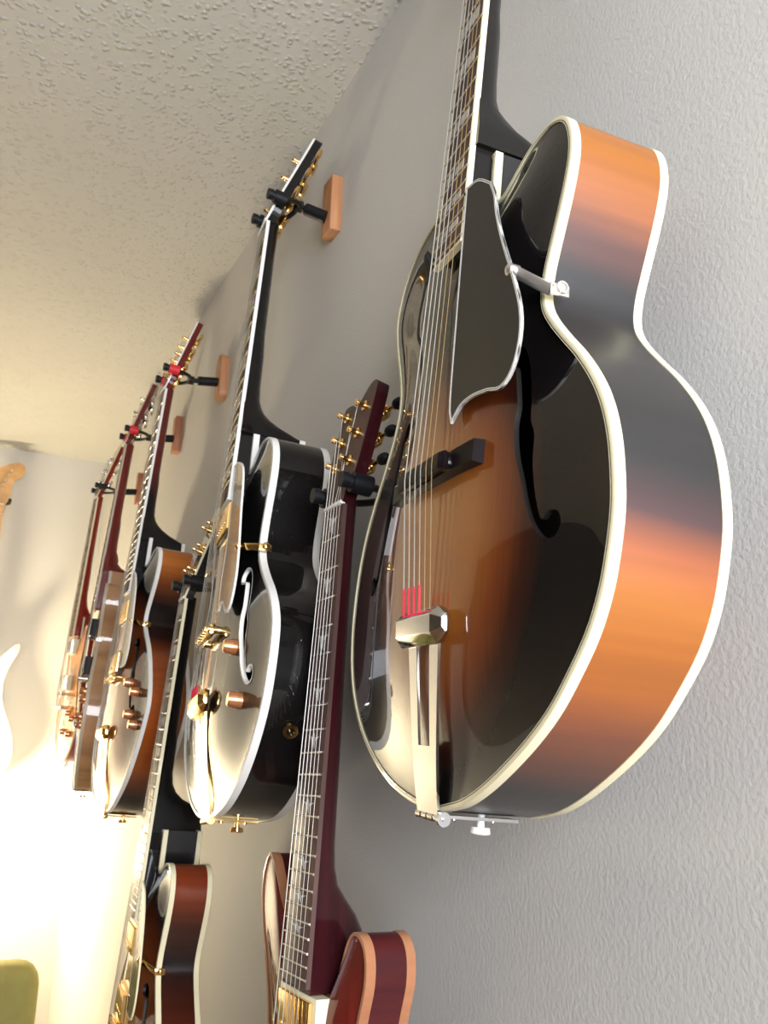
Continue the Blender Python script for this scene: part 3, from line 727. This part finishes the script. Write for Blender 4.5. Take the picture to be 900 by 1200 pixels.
# ------------------------------------------------------------------ the room
YB, ZC = 3.8556, 1.0711+H0
XL, YF = -2.15, -1.30
def plane(name, pts, mat, kind='structure', thick=0.1, nrm=(0, 0, 1), holes=None):
    bm = bmesh.new(); n = Vector(nrm)
    A = [bm.verts.new(p) for p in pts]; B = [bm.verts.new(Vector(p)-n*thick) for p in pts]
    bm.faces.new(A); bm.faces.new(B[::-1])
    for i in range(len(pts)): bm.faces.new((A[i], B[i], B[(i+1) % len(pts)], A[(i+1) % len(pts)]))
    bmesh.ops.recalc_face_normals(bm, faces=bm.faces)
    o = link(name, bm, mat, smooth=False); o['kind'] = kind; return o
plane('wall_right', [(0, YF, 0), (0, YB, 0), (0, YB, ZC), (0, YF, ZC)], m_wall, nrm=(-1, 0, 0))
plane('wall_back', [(XL, YB, 0), (0, YB, 0), (0, YB, ZC), (XL, YB, ZC)], m_wall, nrm=(0, -1, 0))
plane('wall_left', [(XL, YF, 0), (XL, YB, 0), (XL, YB, ZC), (XL, YF, ZC)], m_wall_dark, nrm=(1, 0, 0))
plane('ceiling', [(XL, YF, ZC), (0, YF, ZC), (0, YB, ZC), (XL, YB, ZC)], m_ceil, nrm=(0, 0, -1))
plane('floor', [(XL, YF, 0), (0, YF, 0), (0, YB, 0), (XL, YB, 0)], m_floor, nrm=(0, 0, 1))
# wall behind the camera, built round its window
WX0, WX1, WZ0, WZ1 = -1.05, -0.08, 0.95, 2.15
bm = bmesh.new()
for x0, x1, z0, z1 in ((XL, WX0, 0, ZC), (WX1, 0, 0, ZC), (WX0, WX1, 0, WZ0), (WX0, WX1, WZ1, ZC)):
    bmbox(bm, ((x0+x1)/2, YF-0.06, (z0+z1)/2), (x1-x0, 0.12, z1-z0))
o = link('wall_front', bm, m_wall, smooth=False); o['kind'] = 'structure'
wr = bpy.data.objects.new('window_1', None); COL.objects.link(wr); wr.location = ((WX0+WX1)/2, YF-0.03, (WZ0+WZ1)/2); wr['kind'] = 'structure'
w_, h_ = WX1-WX0, WZ1-WZ0
bm = bmesh.new()
for c, s in (((0, 0, h_/2-0.025), (w_, 0.05, 0.05)), ((0, 0, -h_/2+0.025), (w_, 0.05, 0.05)), ((-w_/2+0.025, 0, 0), (0.05, 0.05, h_-0.1)), ((w_/2-0.025, 0, 0), (0.05, 0.05, h_-0.1)), ((0, 0, 0), (w_-0.1, 0.04, 0.035))): bmbox(bm, c, s)
link('window_frame', bm, m_trim, wr, smooth=False)
gm, gnt, gb = new_mat('window_glass'); setin(gb, Base_Color=(1, 1, 1, 1), Roughness=0.0, Transmission_Weight=1.0, IOR=1.45)
for zc_ in (-h_/4, h_/4):
    bm = bmesh.new(); bmbox(bm, (0, 0, zc_), (w_-0.1, 0.004, h_/2-0.06)); link('pane', bm, gm, wr, smooth=False)
for nm, c, s in (('baseboard_right', (-0.008, (YF+YB)/2, 0.05), (0.016, YB-YF, 0.1)), ('baseboard_back', (XL/2, YB-0.008, 0.05), (-XL-0.04, 0.016, 0.1)), ('baseboard_left', (XL+0.008, (YF+YB)/2, 0.05), (0.016, YB-YF, 0.1))):
    bm = bmesh.new(); bmbox(bm, c, s, bev=0.003); o = link(nm, bm, m_trim, smooth=False); o['kind'] = 'structure'

# ------------------------------------------------------------------ hangers
def hanger(label, nut, side, dz, block_dy, pad=None, mat=None, prong_x=None, reach=0.004, rounded=False, block_dz=0.02, arm_dz=-0.012, fork_dz=0.0):
    """wood block on the wall, knurled arm, forged fork with padded prongs"""
    y = nut.y+side*dz; z = nut.z+dz
    r = empty('guitar_hanger', label, 'hanger', 'hangers holding the guitars', Matrix.Translation((0, y+block_dy, z+block_dz)))
    oy, oz = -block_dy, -block_dz
    bm = bmesh.new()
    if rounded:
        bmprism(bm, [(x_, y_) for x_, y_ in catmull([(-0.021, -0.045), (0, -0.055), (0.021, -0.045), (0.022, 0), (0.021, 0.045), (0, 0.055), (-0.021, 0.045), (-0.022, 0)], 4)], 0.0, 0.0195, bev=0.002)
        bmesh.ops.transform(bm, matrix=Matrix(((0, 0, -1, 0), (-1, 0, 0, 0), (0, 1, 0, 0), (0, 0, 0, 1))), verts=bm.verts)
    else:
        bmbox(bm, (-0.00975, 0, 0), (0.0195, 0.040, 0.102), bev=0.0012)
    link('wood_block', bm, mat or m_block, r)
    xj = nut.x+0.062                                  # where the fork starts
    p0 = Vector((-0.0195, 0, arm_dz)); p1 = Vector((xj, oy, oz+fork_dz))
    bm = bmesh.new(); bmtube(bm, [p0, p0.lerp(p1, 0.72)], 0.0105, 16); link('arm_sleeve', bm, m_blackpl, r)
    bm = bmesh.new(); bmtube(bm, [p0.lerp(p1, 0.70), p1], 0.0055, 12); bmcyl(bm, (xj-0.006, oy, oz+fork_dz), (xj+0.006, oy, oz+fork_dz), 0.010, seg=14); link('arm', bm, m_blackmetal, r)
    xf = nut.x-reach
    for sg in (-1, 1):
        pts = []
        for k in range(9):
            t = k/8; a = t*PI/2
            pts.append((xj-0.040*(1-math.cos(a))-0.004*t, oy+sg*0.041*math.sin(a), oz+fork_dz*(1-t)))
        bm = bmesh.new(); bmtube(bm, pts, 0.0042, 10); fk = link('fork', bm, m_blackmetal, r)
        e0 = Vector(pts[-1]); e1 = Vector((xf, oy+sg*0.041, oz+0.004))
        bm = bmesh.new(); bmtube(bm, [e0+Vector((0.008, 0, 0)), e0.lerp(e1, 0.66)], 0.0115, 14); link('prong_pad', bm, pad or m_blackpl, fk)
        bm = bmesh.new(); bmtube(bm, [e0.lerp(e1, 0.62), e1], 0.0078, 14); bmcyl(bm, tuple(e1+Vector((0.003, 0, 0))), tuple(e1-Vector((0.005, 0, 0))), 0.0088, seg=14); link('end_stop', bm, m_blackpl, fk)
    return r

# ------------------------------------------------------------------ guitar 1: the big sunburst archtop
g = base()
g.m_hw = m_chrome; g.m_tail = m_chrome; g.silk = True; g.m_thin = m_bronze; g.tail_u = 0.012; g.slot_w = 0.0125
g.guard = [(0.0315, 0.500), (0.052, 0.495), (0.0745, 0.478), (0.083, 0.462), (0.088, 0.444), (0.100, 0.415), (0.120, 0.376), (0.135, 0.342), (0.137, 0.318), (0.129, 0.299), (0.114, 0.292), (0.095, 0.297), (0.070, 0.301), (0.050, 0.300), (0.036, 0.292), (0.0325, 0.30), (0.031, 0.32), (0.031, 0.38), (0.031, 0.44)]
g.guard_c = (0, 2, 14, 15); g.guard_z = 0.0225
g.bracket = ((0.117, 0.381), (0.137, 0.362), 0)
build_guitar('archtop_guitar', 'largest acoustic guitar, amber-to-black sunburst with cream binding and a chrome tailpiece', (-0.152, 0.5954, -0.0626, 0.0663, -0.0827, 0.0042), g)
hanger('wall hanger above the frame of the nearest large sunburst guitar', g.nut, 0.0, 0.038, 0.0)

# ------------------------------------------------------------------ guitar 2: black hollow electric
g = base()
T2 = [(0.03, 0.0), (0.062, 0.003), (0.098, 0.012), (0.138, 0.030), (0.170, 0.053), (0.195, 0.079), (0.214, 0.108), (0.224, 0.140), (0.228, 0.170), (0.226, 0.195), (0.214, 0.219), (0.194, 0.243), (0.170, 0.264), (0.149, 0.284), (0.137, 0.300), (0.133, 0.317), (0.1365, 0.338), (0.144, 0.360), (0.152, 0.383), (0.1565, 0.403), (0.155, 0.423), (0.147, 0.440), (0.135, 0.453), (0.120, 0.462), (0.100, 0.468), (0.080, 0.470), (0.062, 0.466), (0.047, 0.458)]
B2 = [(-0.03, 0.001), (-0.07, 0.008), (-0.115, 0.024), (-0.158, 0.049), (-0.195, 0.080), (-0.222, 0.115), (-0.236, 0.152), (-0.236, 0.188), (-0.223, 0.225), (-0.200, 0.257), (-0.175, 0.284), (-0.158, 0.310), (-0.154, 0.335), (-0.160, 0.362), (-0.170, 0.390), (-0.176, 0.420), (-0.170, 0.450), (-0.152, 0.477), (-0.122, 0.497), (-0.085, 0.508), (-0.06, 0.512)]
SH = 0.022   # the body ends a little higher than the first estimate: origin moved up with it
T2 = [(u, v-SH*min(1, v/0.25)) for u, v in T2]; B2 = [(u, v-SH*min(1, v/0.25)) for u, v in B2]
g.outline = archtop_outline(treb=T2, bass=B2, nb=0.030, vj=0.515-SH, vh=0.456-SH); g.vj = 0.515-SH; g.spine = (0.12, 0.34)
g.D = 0.0709; g.VB = 0.2334-SH; g.FB = 0.179; g.m_bind = m_white; g.bw = 0.0075; g.m_top = m_blk_lac; g.m_side = m_blk_lac; g.m_back = m_blk_lac; g.m_neck = m_blk_lac; g.m_ext = m_blk_lac
g.m_fb = m_ebony; g.inlay = 'split'; g.m_hw = m_gold; g.fbind = True; g.fscale = (1.02, 0.93, 0.004, -0.018-SH); g.pickups = [(0.386-SH, 0, 0.068, 0.036, 'h')]; g.m_ring = m_ebony
g.wood_bridge = False; g.tail_v = 0.150-SH; g.tilt = 19; g.slot_w = 0.004; g.slot_v = 0.105; g.m_button = m_gold; g.m_bracket = m_gold; g.silk = True
g.guard = [(0.032, 0.455), (0.055, 0.450), (0.085, 0.430), (0.097, 0.40), (0.103, 0.363), (0.114, 0.315), (0.117, 0.278), (0.104, 0.250), (0.082, 0.245), (0.062, 0.262), (0.045, 0.266), (0.036, 0.262), (0.034, 0.30), (0.043, 0.34), (0.043, 0.41), (0.033, 0.43)]
g.guard = [(u, v-SH) for u, v in g.guard]; g.guard_c = (0, 11, 12); g.guard_z = 0.020; g.guard_edge = 'white'; g.m_guard = m_guardgloss
g.bracket = ((0.108, 0.318-SH), (0.140, 0.309-SH), 0)
g.knobs = [(0.113, 0.196-SH), (0.143, 0.132-SH)]; g.jack = ((0.2005, 0.083-SH*0.4, -0.034), (0.9, -0.6))
build_guitar('hollow_electric_guitar', 'glossy black hollow electric guitar with white binding and gold hardware', (-0.1783, 1.1199, -0.1211, 0.0707, -0.0765, -0.158, 1.07), g)
hanger('hanger with square tan block and black prongs holding the glossy black guitar', g.nut, 0.10, 0.038, -0.030, block_dz=0.019, arm_dz=-0.021, fork_dz=0.024, reach=0.0)

# ------------------------------------------------------------------ guitar 3: tobacco sunburst hollow electric
g = base(); su = 0.9883; sv = 0.9933
T3 = [(u*su-(0.022*math.exp(-((v-0.37)/0.05)**2)), v*sv) for u, v in TREB]; T3 = [(u+(0.02*math.exp(-((v-0.19)/0.05)**2)), v) for u, v in T3]
B3 = [(u*su, v*sv) for u, v in BASS]
g.outline = archtop_outline(treb=T3, bass=B3, nb=0.033, vj=0.549, vh=0.490); g.vj = 0.549
g.D = 0.0748; g.VB = 0.2551; g.FB = 0.178; g.m_bind = m_white; g.m_top = m_top_red; g.m_side = m_side_red; g.m_back = m_side_red; g.m_neck = m_neck_faded; g.m_headside = m_mahog; g.m_ext = m_blk_lac
g.m_fb = m_rose; g.inlay = 'block'; g.fbind = False; g.fscale = (0.98, 0.98, 0, 0); g.pickups = [(0.392, 0, 0.07, 0.038, 'h'), (0.285, 0, 0.07, 0.038, 'h')]; g.m_ring = m_blackpl
g.wood_bridge = False; g.tail_v = 0.150; g.slot_w = 0.006; g.slot_v = 0.10; g.m_button = m_gold; g.m_bracket = m_gold
g.guard = [(0.036, 0.470), (0.060, 0.458), (0.080, 0.43), (0.092, 0.39), (0.102, 0.34), (0.104, 0.30), (0.090, 0.275), (0.065, 0.272), (0.046, 0.275), (0.044, 0.33), (0.046, 0.40), (0.036, 0.43)]
g.guard_c = (0, 8); g.guard_edge = 'white'; g.m_guard = m_guardgloss; g.bracket = ((0.088, 0.36), (0.112, 0.352), 0)
g.knobs = [(0.125, 0.235), (0.150, 0.175), (0.165, 0.215), (0.180, 0.155)]
build_guitar('hollow_electric_guitar', 'tobacco sunburst hollow guitar, dark red neck, white binding, beyond the black one', (-0.1921, 1.822, -0.1867, 0.0742, 0.0266, -0.0828), g)
hanger('hanger with red padded prongs and rounded wood block holding the tobacco sunburst guitar', g.nut, 0.05, 0.040, 0.0, m_redpad, m_block, rounded=True)

# ------------------------------------------------------------------ guitar 4: thin flamed maple electric
g = base(); su = 0.80; sv = 0.985
g.outline = archtop_outline(su, sv, nb=0.033); g.vj = 0.553*sv; g.D = 0.043; g.VB = 0.268; g.S = 0.628; g.FB = 0.176; g.HB = 0.008; g.H = 0.012; g.m_bind = m_tan_bind; g.purf = False
g.m_top = m_flame_top; g.m_side = m_flame; g.m_back = m_flame; g.m_neck = m_mahog; g.m_headside = m_mahog; g.m_ext = m_mahog; g.m_hw = m_chrome; g.m_tail = m_chrome; g.m_ring = m_blackpl
g.inlay = 'block'; g.fscale = (0.80, 0.97, 0, 0); g.pickups = [(0.395, 0, 0.07, 0.038, 'h'), (0.30, 0, 0.07, 0.038, 'h')]; g.wood_bridge = False; g.tail_v = 0.16; g.m_button = m_chrome
g.guard = [(0.036, 0.465), (0.060, 0.45), (0.080, 0.41), (0.088, 0.36), (0.090, 0.31), (0.075, 0.285), (0.046, 0.285), (0.046, 0.33), (0.046, 0.40), (0.036, 0.43)]
g.guard_c = (0, 6); g.m_guard = m_guardgloss; g.guard_edge = 'white'; g.bracket = ((0.075, 0.37), (0.098, 0.362), 0)
g.knobs = [(0.100, 0.235), (0.120, 0.175), (0.130, 0.215), (0.140, 0.155)]; g.m_knob = m_amberknob
build_guitar('thin_electric_guitar', 'thin hollow guitar in brown flamed maple, maroon neck, between tobacco sunburst and cherry guitars', (-0.184, 2.3473, -0.1856, 0.055, -0.1753, -0.0209), g)
hanger('hanger with red padded prongs and tan block holding the thin flamed maple guitar', g.nut, 0.02, 0.035, 0.0, m_redpad, m_block2)

# ------------------------------------------------------------------ guitar 5: cherry solid body
g = base()
T5 = [(0.04, 0.004), (0.085, 0.022), (0.125, 0.052), (0.152, 0.092), (0.163, 0.135), (0.158, 0.175), (0.140, 0.212), (0.118, 0.242), (0.106, 0.270), (0.108, 0.30), (0.118, 0.33), (0.126, 0.36), (0.122, 0.39), (0.106, 0.408), (0.086, 0.404), (0.068, 0.388), (0.050, 0.372)]
B5 = [(-0.04, 0.004), (-0.085, 0.022), (-0.125, 0.052), (-0.152, 0.092), (-0.163, 0.135), (-0.158, 0.175), (-0.143, 0.212), (-0.128, 0.245), (-0.120, 0.275), (-0.124, 0.31), (-0.135, 0.345), (-0.139, 0.38), (-0.128, 0.412), (-0.100, 0.430), (-0.065, 0.436)]
g.outline = archtop_outline(treb=T5, bass=B5, nb=0.030, vj=0.438, vh=0.372); g.vj = 0.438; g.spine = (0.10, 0.30); g.D = 0.042; g.VB = 0.20; g.S = 0.628; g.FB = 0.176; g.nf = 22; g.H = 0.010; g.HB = 0.001; g.fholes = False; g.fscale = (1, 1, 0, 0)
g.heel = [(0.075, 0.024), (0.055, 0.026), (0.035, 0.031), (0.018, 0.040), (0.008, 0.050), (0.0, 0.056), (-0.004, 0.058)]
g.m_bind = m_cream; g.purf = False; g.m_top = m_ambertop; g.m_side = m_cherry_body; g.m_back = m_cherry_body; g.m_neck = m_cherry; g.m_headside = m_cherry; g.m_ext = m_cherry; g.inlay = 'block'; g.bw = 0.004
g.pickups = [(0.345, 0, 0.07, 0.038, 'h'), (0.235, 0, 0.07, 0.038, 'h')]; g.m_ring = m_cream; g.wood_bridge = False; g.tail = 'stop'; g.tail_v = 0.16; g.m_tail = m_chrome; g.m_hw = m_chrome; g.bracket = None; g.m_button = m_chrome
g.knobs = [(0.080, 0.145), (0.105, 0.085), (0.045, 0.09), (0.12, 0.13)]
build_guitar('solid_electric_guitar', 'cherry red solid guitar with a honey flamed top, furthest along the upper row', (-0.1635, 2.9168, -0.1450, 0.0386, 0.0682, 0.0197), g)
hanger('hanger with plain black prongs and reddish block holding the cherry red guitar', g.nut, 0.0, 0.030, 0.0, None, m_block2, rounded=True)

# ------------------------------------------------------------------ guitar 6: wine red double cutaway (lower row, near)
g = base()
T6 = [(u-0.008*max(0, min(1, (v-0.25)/0.08)), v) for u, v in [(0.04, 0.003), (0.085, 0.018), (0.128, 0.046), (0.157, 0.086), (0.168, 0.130), (0.163, 0.172), (0.143, 0.212), (0.118, 0.248), (0.098, 0.280), (0.088, 0.308), (0.086, 0.335), (0.093, 0.362), (0.102, 0.390), (0.101, 0.412), (0.092, 0.425), (0.078, 0.429), (0.065, 0.420), (0.055, 0.400), (0.045, 0.378)]]
B6 = [(-0.04, 0.003), (-0.085, 0.018), (-0.128, 0.046), (-0.157, 0.086), (-0.168, 0.130), (-0.163, 0.172), (-0.145, 0.212), (-0.125, 0.250), (-0.112, 0.285), (-0.112, 0.318), (-0.122, 0.352), (-0.138, 0.388), (-0.150, 0.415), (-0.156, 0.440), (-0.153, 0.463), (-0.142, 0.478), (-0.128, 0.474), (-0.112, 0.455), (-0.092, 0.432), (-0.065, 0.416), (-0.045, 0.412)]
g.outline = archtop_outline(treb=T6, bass=B6, nb=0.024, vj=0.412, vh=0.366); g.vj = 0.412; g.spine = (0.10, 0.30); g.D = 0.048; g.VB = 0.2057; g.S = 0.635; g.FB = 0.1712; g.nf = 22; g.H = 0.014; g.HB = 0.010; g.fholes = False
g.heel = [(0.085, 0.024), (0.066, 0.026), (0.050, 0.031), (0.037, 0.041), (0.024, 0.052), (0.010, 0.060), (-0.004, 0.063), (-0.040, 0.064)]
g.m_bind = m_natural_bind; g.purf = False; g.bw = 0.0085; g.m_top = m_wine_top; g.m_side = m_wine_side; g.m_back = m_wine_side; g.m_neck = m_wine; g.m_headside = m_wine; g.m_headface = m_rose; g.m_ext = m_wine; g.m_fb = m_rose; g.fbb = False
g.inlay = 'bird'; g.head = 'notched'; g.tstep = 0.034; g.headbind = False; g.tilt = 11; g.button = 'black'; g.m_hw = m_gold; g.pickups = [(0.348, 0, 0.07, 0.038, 'h'), (0.245, 0, 0.07, 0.038, 'h')]; g.m_ring = m_cream
g.wood_bridge = False; g.tail = 'stop'; g.tail_v = 0.165; g.bracket = None; g.m_button = m_gold; g.knobs = [(0.09, 0.16), (0.11, 0.10)]; g.srad = 0.9; g.m_thin = m_steel
build_guitar('double_cutaway_guitar', 'wine red double cutaway guitar with bare maple edge stripes and bird inlays', (-0.1524, 0.8206, -0.6201, 0.0471, 0.0522, -0.0533, 1.01), g)
hanger('black padded hanger gripping the wine red guitar, half hidden behind the big sunburst', g.nut, 0.03, 0.018, 0.0)

# ------------------------------------------------------------------ guitar 7: deep red sunburst (lower row, far)
g = base(); su = 0.9165; sv = 0.9267
g.outline = archtop_outline(su, sv, nb=0.033); g.vj = 0.553*sv; g.D = 0.0596; g.VB = 0.2326; g.FB = 0.1507; g.spine = (0.13, 0.37); g.nf = 24
g.m_top = m_top_red; g.m_side = m_side_deep; g.m_back = m_side_deep; g.m_neck = m_blk_lac; g.m_ext = m_blk_lac; g.m_fb = m_ebony; g.inlay = 'split'; g.fscale = (su, sv, 0, 0); g.m_ring = m_gold
g.pickups = [(0.352, 0, 0.068, 0.036, 'h'), (0.262, 0, 0.068, 0.036, 'h')]; g.wood_bridge = False; g.tail_v = 0.14; g.m_button = m_gold; g.m_bracket = m_gold
g.guard = [(0.036, 0.435), (0.060, 0.425), (0.080, 0.40), (0.092, 0.37), (0.102, 0.33), (0.104, 0.29), (0.090, 0.265), (0.065, 0.262), (0.046, 0.265), (0.046, 0.32), (0.046, 0.37), (0.036, 0.40)]
g.guard_c = (0, 8); g.guard_edge = 'cream'; g.m_guard = m_guardgloss; g.bracket = ((0.095, 0.34), (0.118, 0.332), 0)
g.knobs = [(0.125, 0.235), (0.150, 0.175), (0.165, 0.215)]
g.heel = [(0.085, 0.024), (0.068, 0.027), (0.056, 0.034), (0.046, 0.046), (0.040, 0.060), (0.036, 0.078), (0.0, 0.083), (-0.004, 0.083)]
build_guitar('hollow_electric_guitar', 'deep red sunburst hollow guitar with cream binding, lower row, left of the wine red one', (-0.1835, 1.4757, -0.6868, 0.0548, -0.0424, -0.0178), g)
hanger('small black hanger holding the deep red sunburst guitar in the lower row', g.nut, 0.02, 0.025, 0.0)

# ------------------------------------------------------------------ guitar 8: white solid body on the back wall
XB = -0.418
r8 = empty('solid_electric_guitar', 'white solid electric guitar with a pale maple neck on the far wall', 'guitar', matrix=Matrix.Translation((XB, YB-0.10, 1.369-0.28)))
def ex(pts, y0, y1, bev=0.0):
    """outline in (x, z) extruded along y: front face towards the room"""
    bm = bmesh.new(); bmprism(bm, pts, y0, y1, bev=bev)
    bmesh.ops.transform(bm, matrix=Matrix(((1, 0, 0, 0), (0, 0, -1, 0), (0, 1, 0, 0), (0, 0, 0, 1))), verts=bm.verts); return bm
body8 = catmull([(0, -0.02), (0.09, 0.0), (0.150, 0.06), (0.165, 0.14), (0.145, 0.22), (0.112, 0.30), (0.103, 0.37), (0.112, 0.43), (0.138, 0.49), (0.148, 0.525), (0.135, 0.535), (0.100, 0.50), (0.060, 0.455), (0.030, 0.44), (-0.030, 0.45), (-0.070, 0.48), (-0.110, 0.545), (-0.145, 0.585), (-0.160, 0.57), (-0.150, 0.50), (-0.120, 0.42), (-0.112, 0.35), (-0.130, 0.26), (-0.160, 0.18), (-0.168, 0.10), (-0.150, 0.03), (-0.09, -0.01)], 4)
link('body', ex(body8, 0.0, 0.044, bev=0.006), m_whitebody, r8)
bm = bmesh.new()
nk = link('neck', ex([(-0.028, 0.44), (0.028, 0.44), (0.0215, 1.075), (-0.0215, 1.075)], 0.028, 0.052), m_maple, r8, smooth=False)
link('fingerboard', ex([(-0.028, 0.44), (0.028, 0.44), (0.0215, 1.075), (-0.0215, 1.075)], 0.052, 0.058), m_maple, nk, smooth=False)
hp = catmull([(-0.0215, 1.075), (0.0215, 1.075), (0.034, 1.10), (0.040, 1.13), (0.041, 1.165), (0.052, 1.185), (0.070, 1.20), (0.084, 1.222), (0.078, 1.248), (0.055, 1.258), (0.030, 1.25), (0.0, 1.235), (-0.03, 1.215), (-0.045, 1.195), (-0.038, 1.15), (-0.030, 1.10)], 3)
h8 = link('headstock', ex(hp, 0.034, 0.048, bev=0.002), m_maple, r8)
for k in range(6):
    bm = bmesh.new(); x, z = -0.010+0.0085*k, 1.110+0.0215*k
    bmcyl(bm, (x, -0.048, z), (x, -0.062, z), 0.0045, seg=12); bmcyl(bm, (x-0.012, -0.030, z+0.004), (x-0.052, -0.030, z+0.018), 0.003, seg=8); bmbox(bm, (x-0.058, -0.030, z+0.02), (0.014, 0.009, 0.012), bev=0.002)
    link('tuning_machine', bm, m_chrome, h8)
bm = bmesh.new(); bmbox(bm, (0, -0.056, 1.077), (0.043, 0.006, 0.005)); link('nut', bm, m_white, r8)
for k in range(1, 22):
    z = 1.075-0.648*(1-2**(-k/12)); w = 0.0215+0.0065*(1.075-z)/0.635
    bm = bmesh.new(); bmbox(bm, (0, -0.0585, z), (2*w, 0.0015, 0.002)); link('fret', bm, m_frets, nk, smooth=False)
for k in range(6):
    u = (k-2.5); bm = bmesh.new(); bmtube(bm, [(u*0.0105, -0.066, 0.25), (u*0.0072, -0.062, 1.077), (-0.010+0.0085*k, -0.056, 1.110+0.0215*k)], 0.0004, 6); link('string', bm, m_steel, r8)
link('pickguard', ex(catmull([(0.09, 0.20), (0.095, 0.30), (0.075, 0.40), (0.028, 0.432), (-0.028, 0.432), (-0.07, 0.43), (-0.09, 0.34), (-0.05, 0.26), (0.02, 0.20)], 3), 0.044, 0.0465), m_whitebody, r8, smooth=False)
for z in (0.40, 0.335, 0.27):
    bm = bmesh.new(); bmbox(bm, (0, -0.052, z), (0.07, 0.012, 0.017), bev=0.003); link('pickup', bm, m_white, r8)
bm = bmesh.new(); bmbox(bm, (0, -0.056, 0.235), (0.07, 0.024, 0.03), bev=0.002); link('bridge', bm, m_chrome, r8)
# its hanger
r9 = empty('guitar_hanger', 'black hanger with wood plate on the far wall holding the white guitar', 'hanger', matrix=Matrix.Translation((XB, YB, 1.369-0.28+1.10)))
bm = bmesh.new(); bmbox(bm, (0, -0.010, 0), (0.045, 0.02, 0.11), bev=0.002); link('wood_block', bm, m_block, r9)
bm = bmesh.new(); bmcyl(bm, (0, -0.02, 0), (0, -0.062, 0), 0.009, seg=14); link('arm', bm, m_blackpl, r9)
for sg in (-1, 1):
    bm = bmesh.new(); bmtube(bm, [(0, -0.06, 0), (sg*0.03, -0.075, -0.002), (sg*0.041, -0.10, -0.004), (sg*0.041, -0.165, -0.004)], 0.0065, 12); link('prong', bm, m_blackpl, r9)

# ------------------------------------------------------------------ unseen lamp added to light the corner, and the chair
lp = empty('added_floor_lamp', 'floor lamp added out of view, its glowing round globe lighting the far corner', 'lamp', matrix=Matrix.Translation((LAMP_P[0], LAMP_P[1], 0)))
bm = bmesh.new(); bmcyl(bm, (0, 0, 0), (0, 0, 0.02), 0.13, 0.12, seg=32); link('base', bm, m_blackmetal, lp)
bm = bmesh.new(); bmcyl(bm, (0, 0, 0.02), (0, 0, LAMP_P[2]-0.09), 0.011, seg=14); link('pole', bm, m_blackmetal, lp)
bm = bmesh.new(); bmcyl(bm, (0, 0, LAMP_P[2]-0.10), (0, 0, LAMP_P[2]-0.07), 0.03, 0.045, seg=20); link('socket', bm, m_blackmetal, lp)
bm = bmesh.new(); bmesh.ops.create_uvsphere(bm, u_segments=32, v_segments=16, radius=0.085, matrix=Matrix.Translation((0, 0, LAMP_P[2])))
link('globe', bm, simple('lit_globe', (0.9, 0.85, 0.7), 0.5, emis=(1.0, 0.83, 0.54, 300)), lp)

ch = empty('armchair', 'olive green fabric armchair standing under the bright far corner', 'chair', matrix=Matrix.Translation((-0.50, 2.78, 0)))
def cush(nm, c, s, b, par=ch):
    bm = bmesh.new(); r = bmesh.ops.create_cube(bm, size=1.0); bmesh.ops.scale(bm, vec=s, verts=bm.verts)
    bmesh.ops.bevel(bm, geom=list(bm.edges), offset=b, segments=4, affect='EDGES', profile=0.5); bmesh.ops.translate(bm, vec=c, verts=bm.verts); return link(nm, bm, m_olive, par)
cush('backrest', (0, 0.0, 0.475), (0.66, 0.15, 0.46), 0.055)
cush('seat', (0, -0.34, 0.34), (0.52, 0.56, 0.18), 0.05)
for sg in (-1, 1): cush('armrest', (sg*0.285, -0.34, 0.42), (0.10, 0.60, 0.30), 0.045)
for sx in (-1, 1):
    for sy in (0.02, -0.58):
        bm = bmesh.new(); bmcyl(bm, (sx*0.27, sy, 0), (sx*0.25, sy, 0.27), 0.016, 0.024, seg=12); link('leg', bm, m_block2, ch)
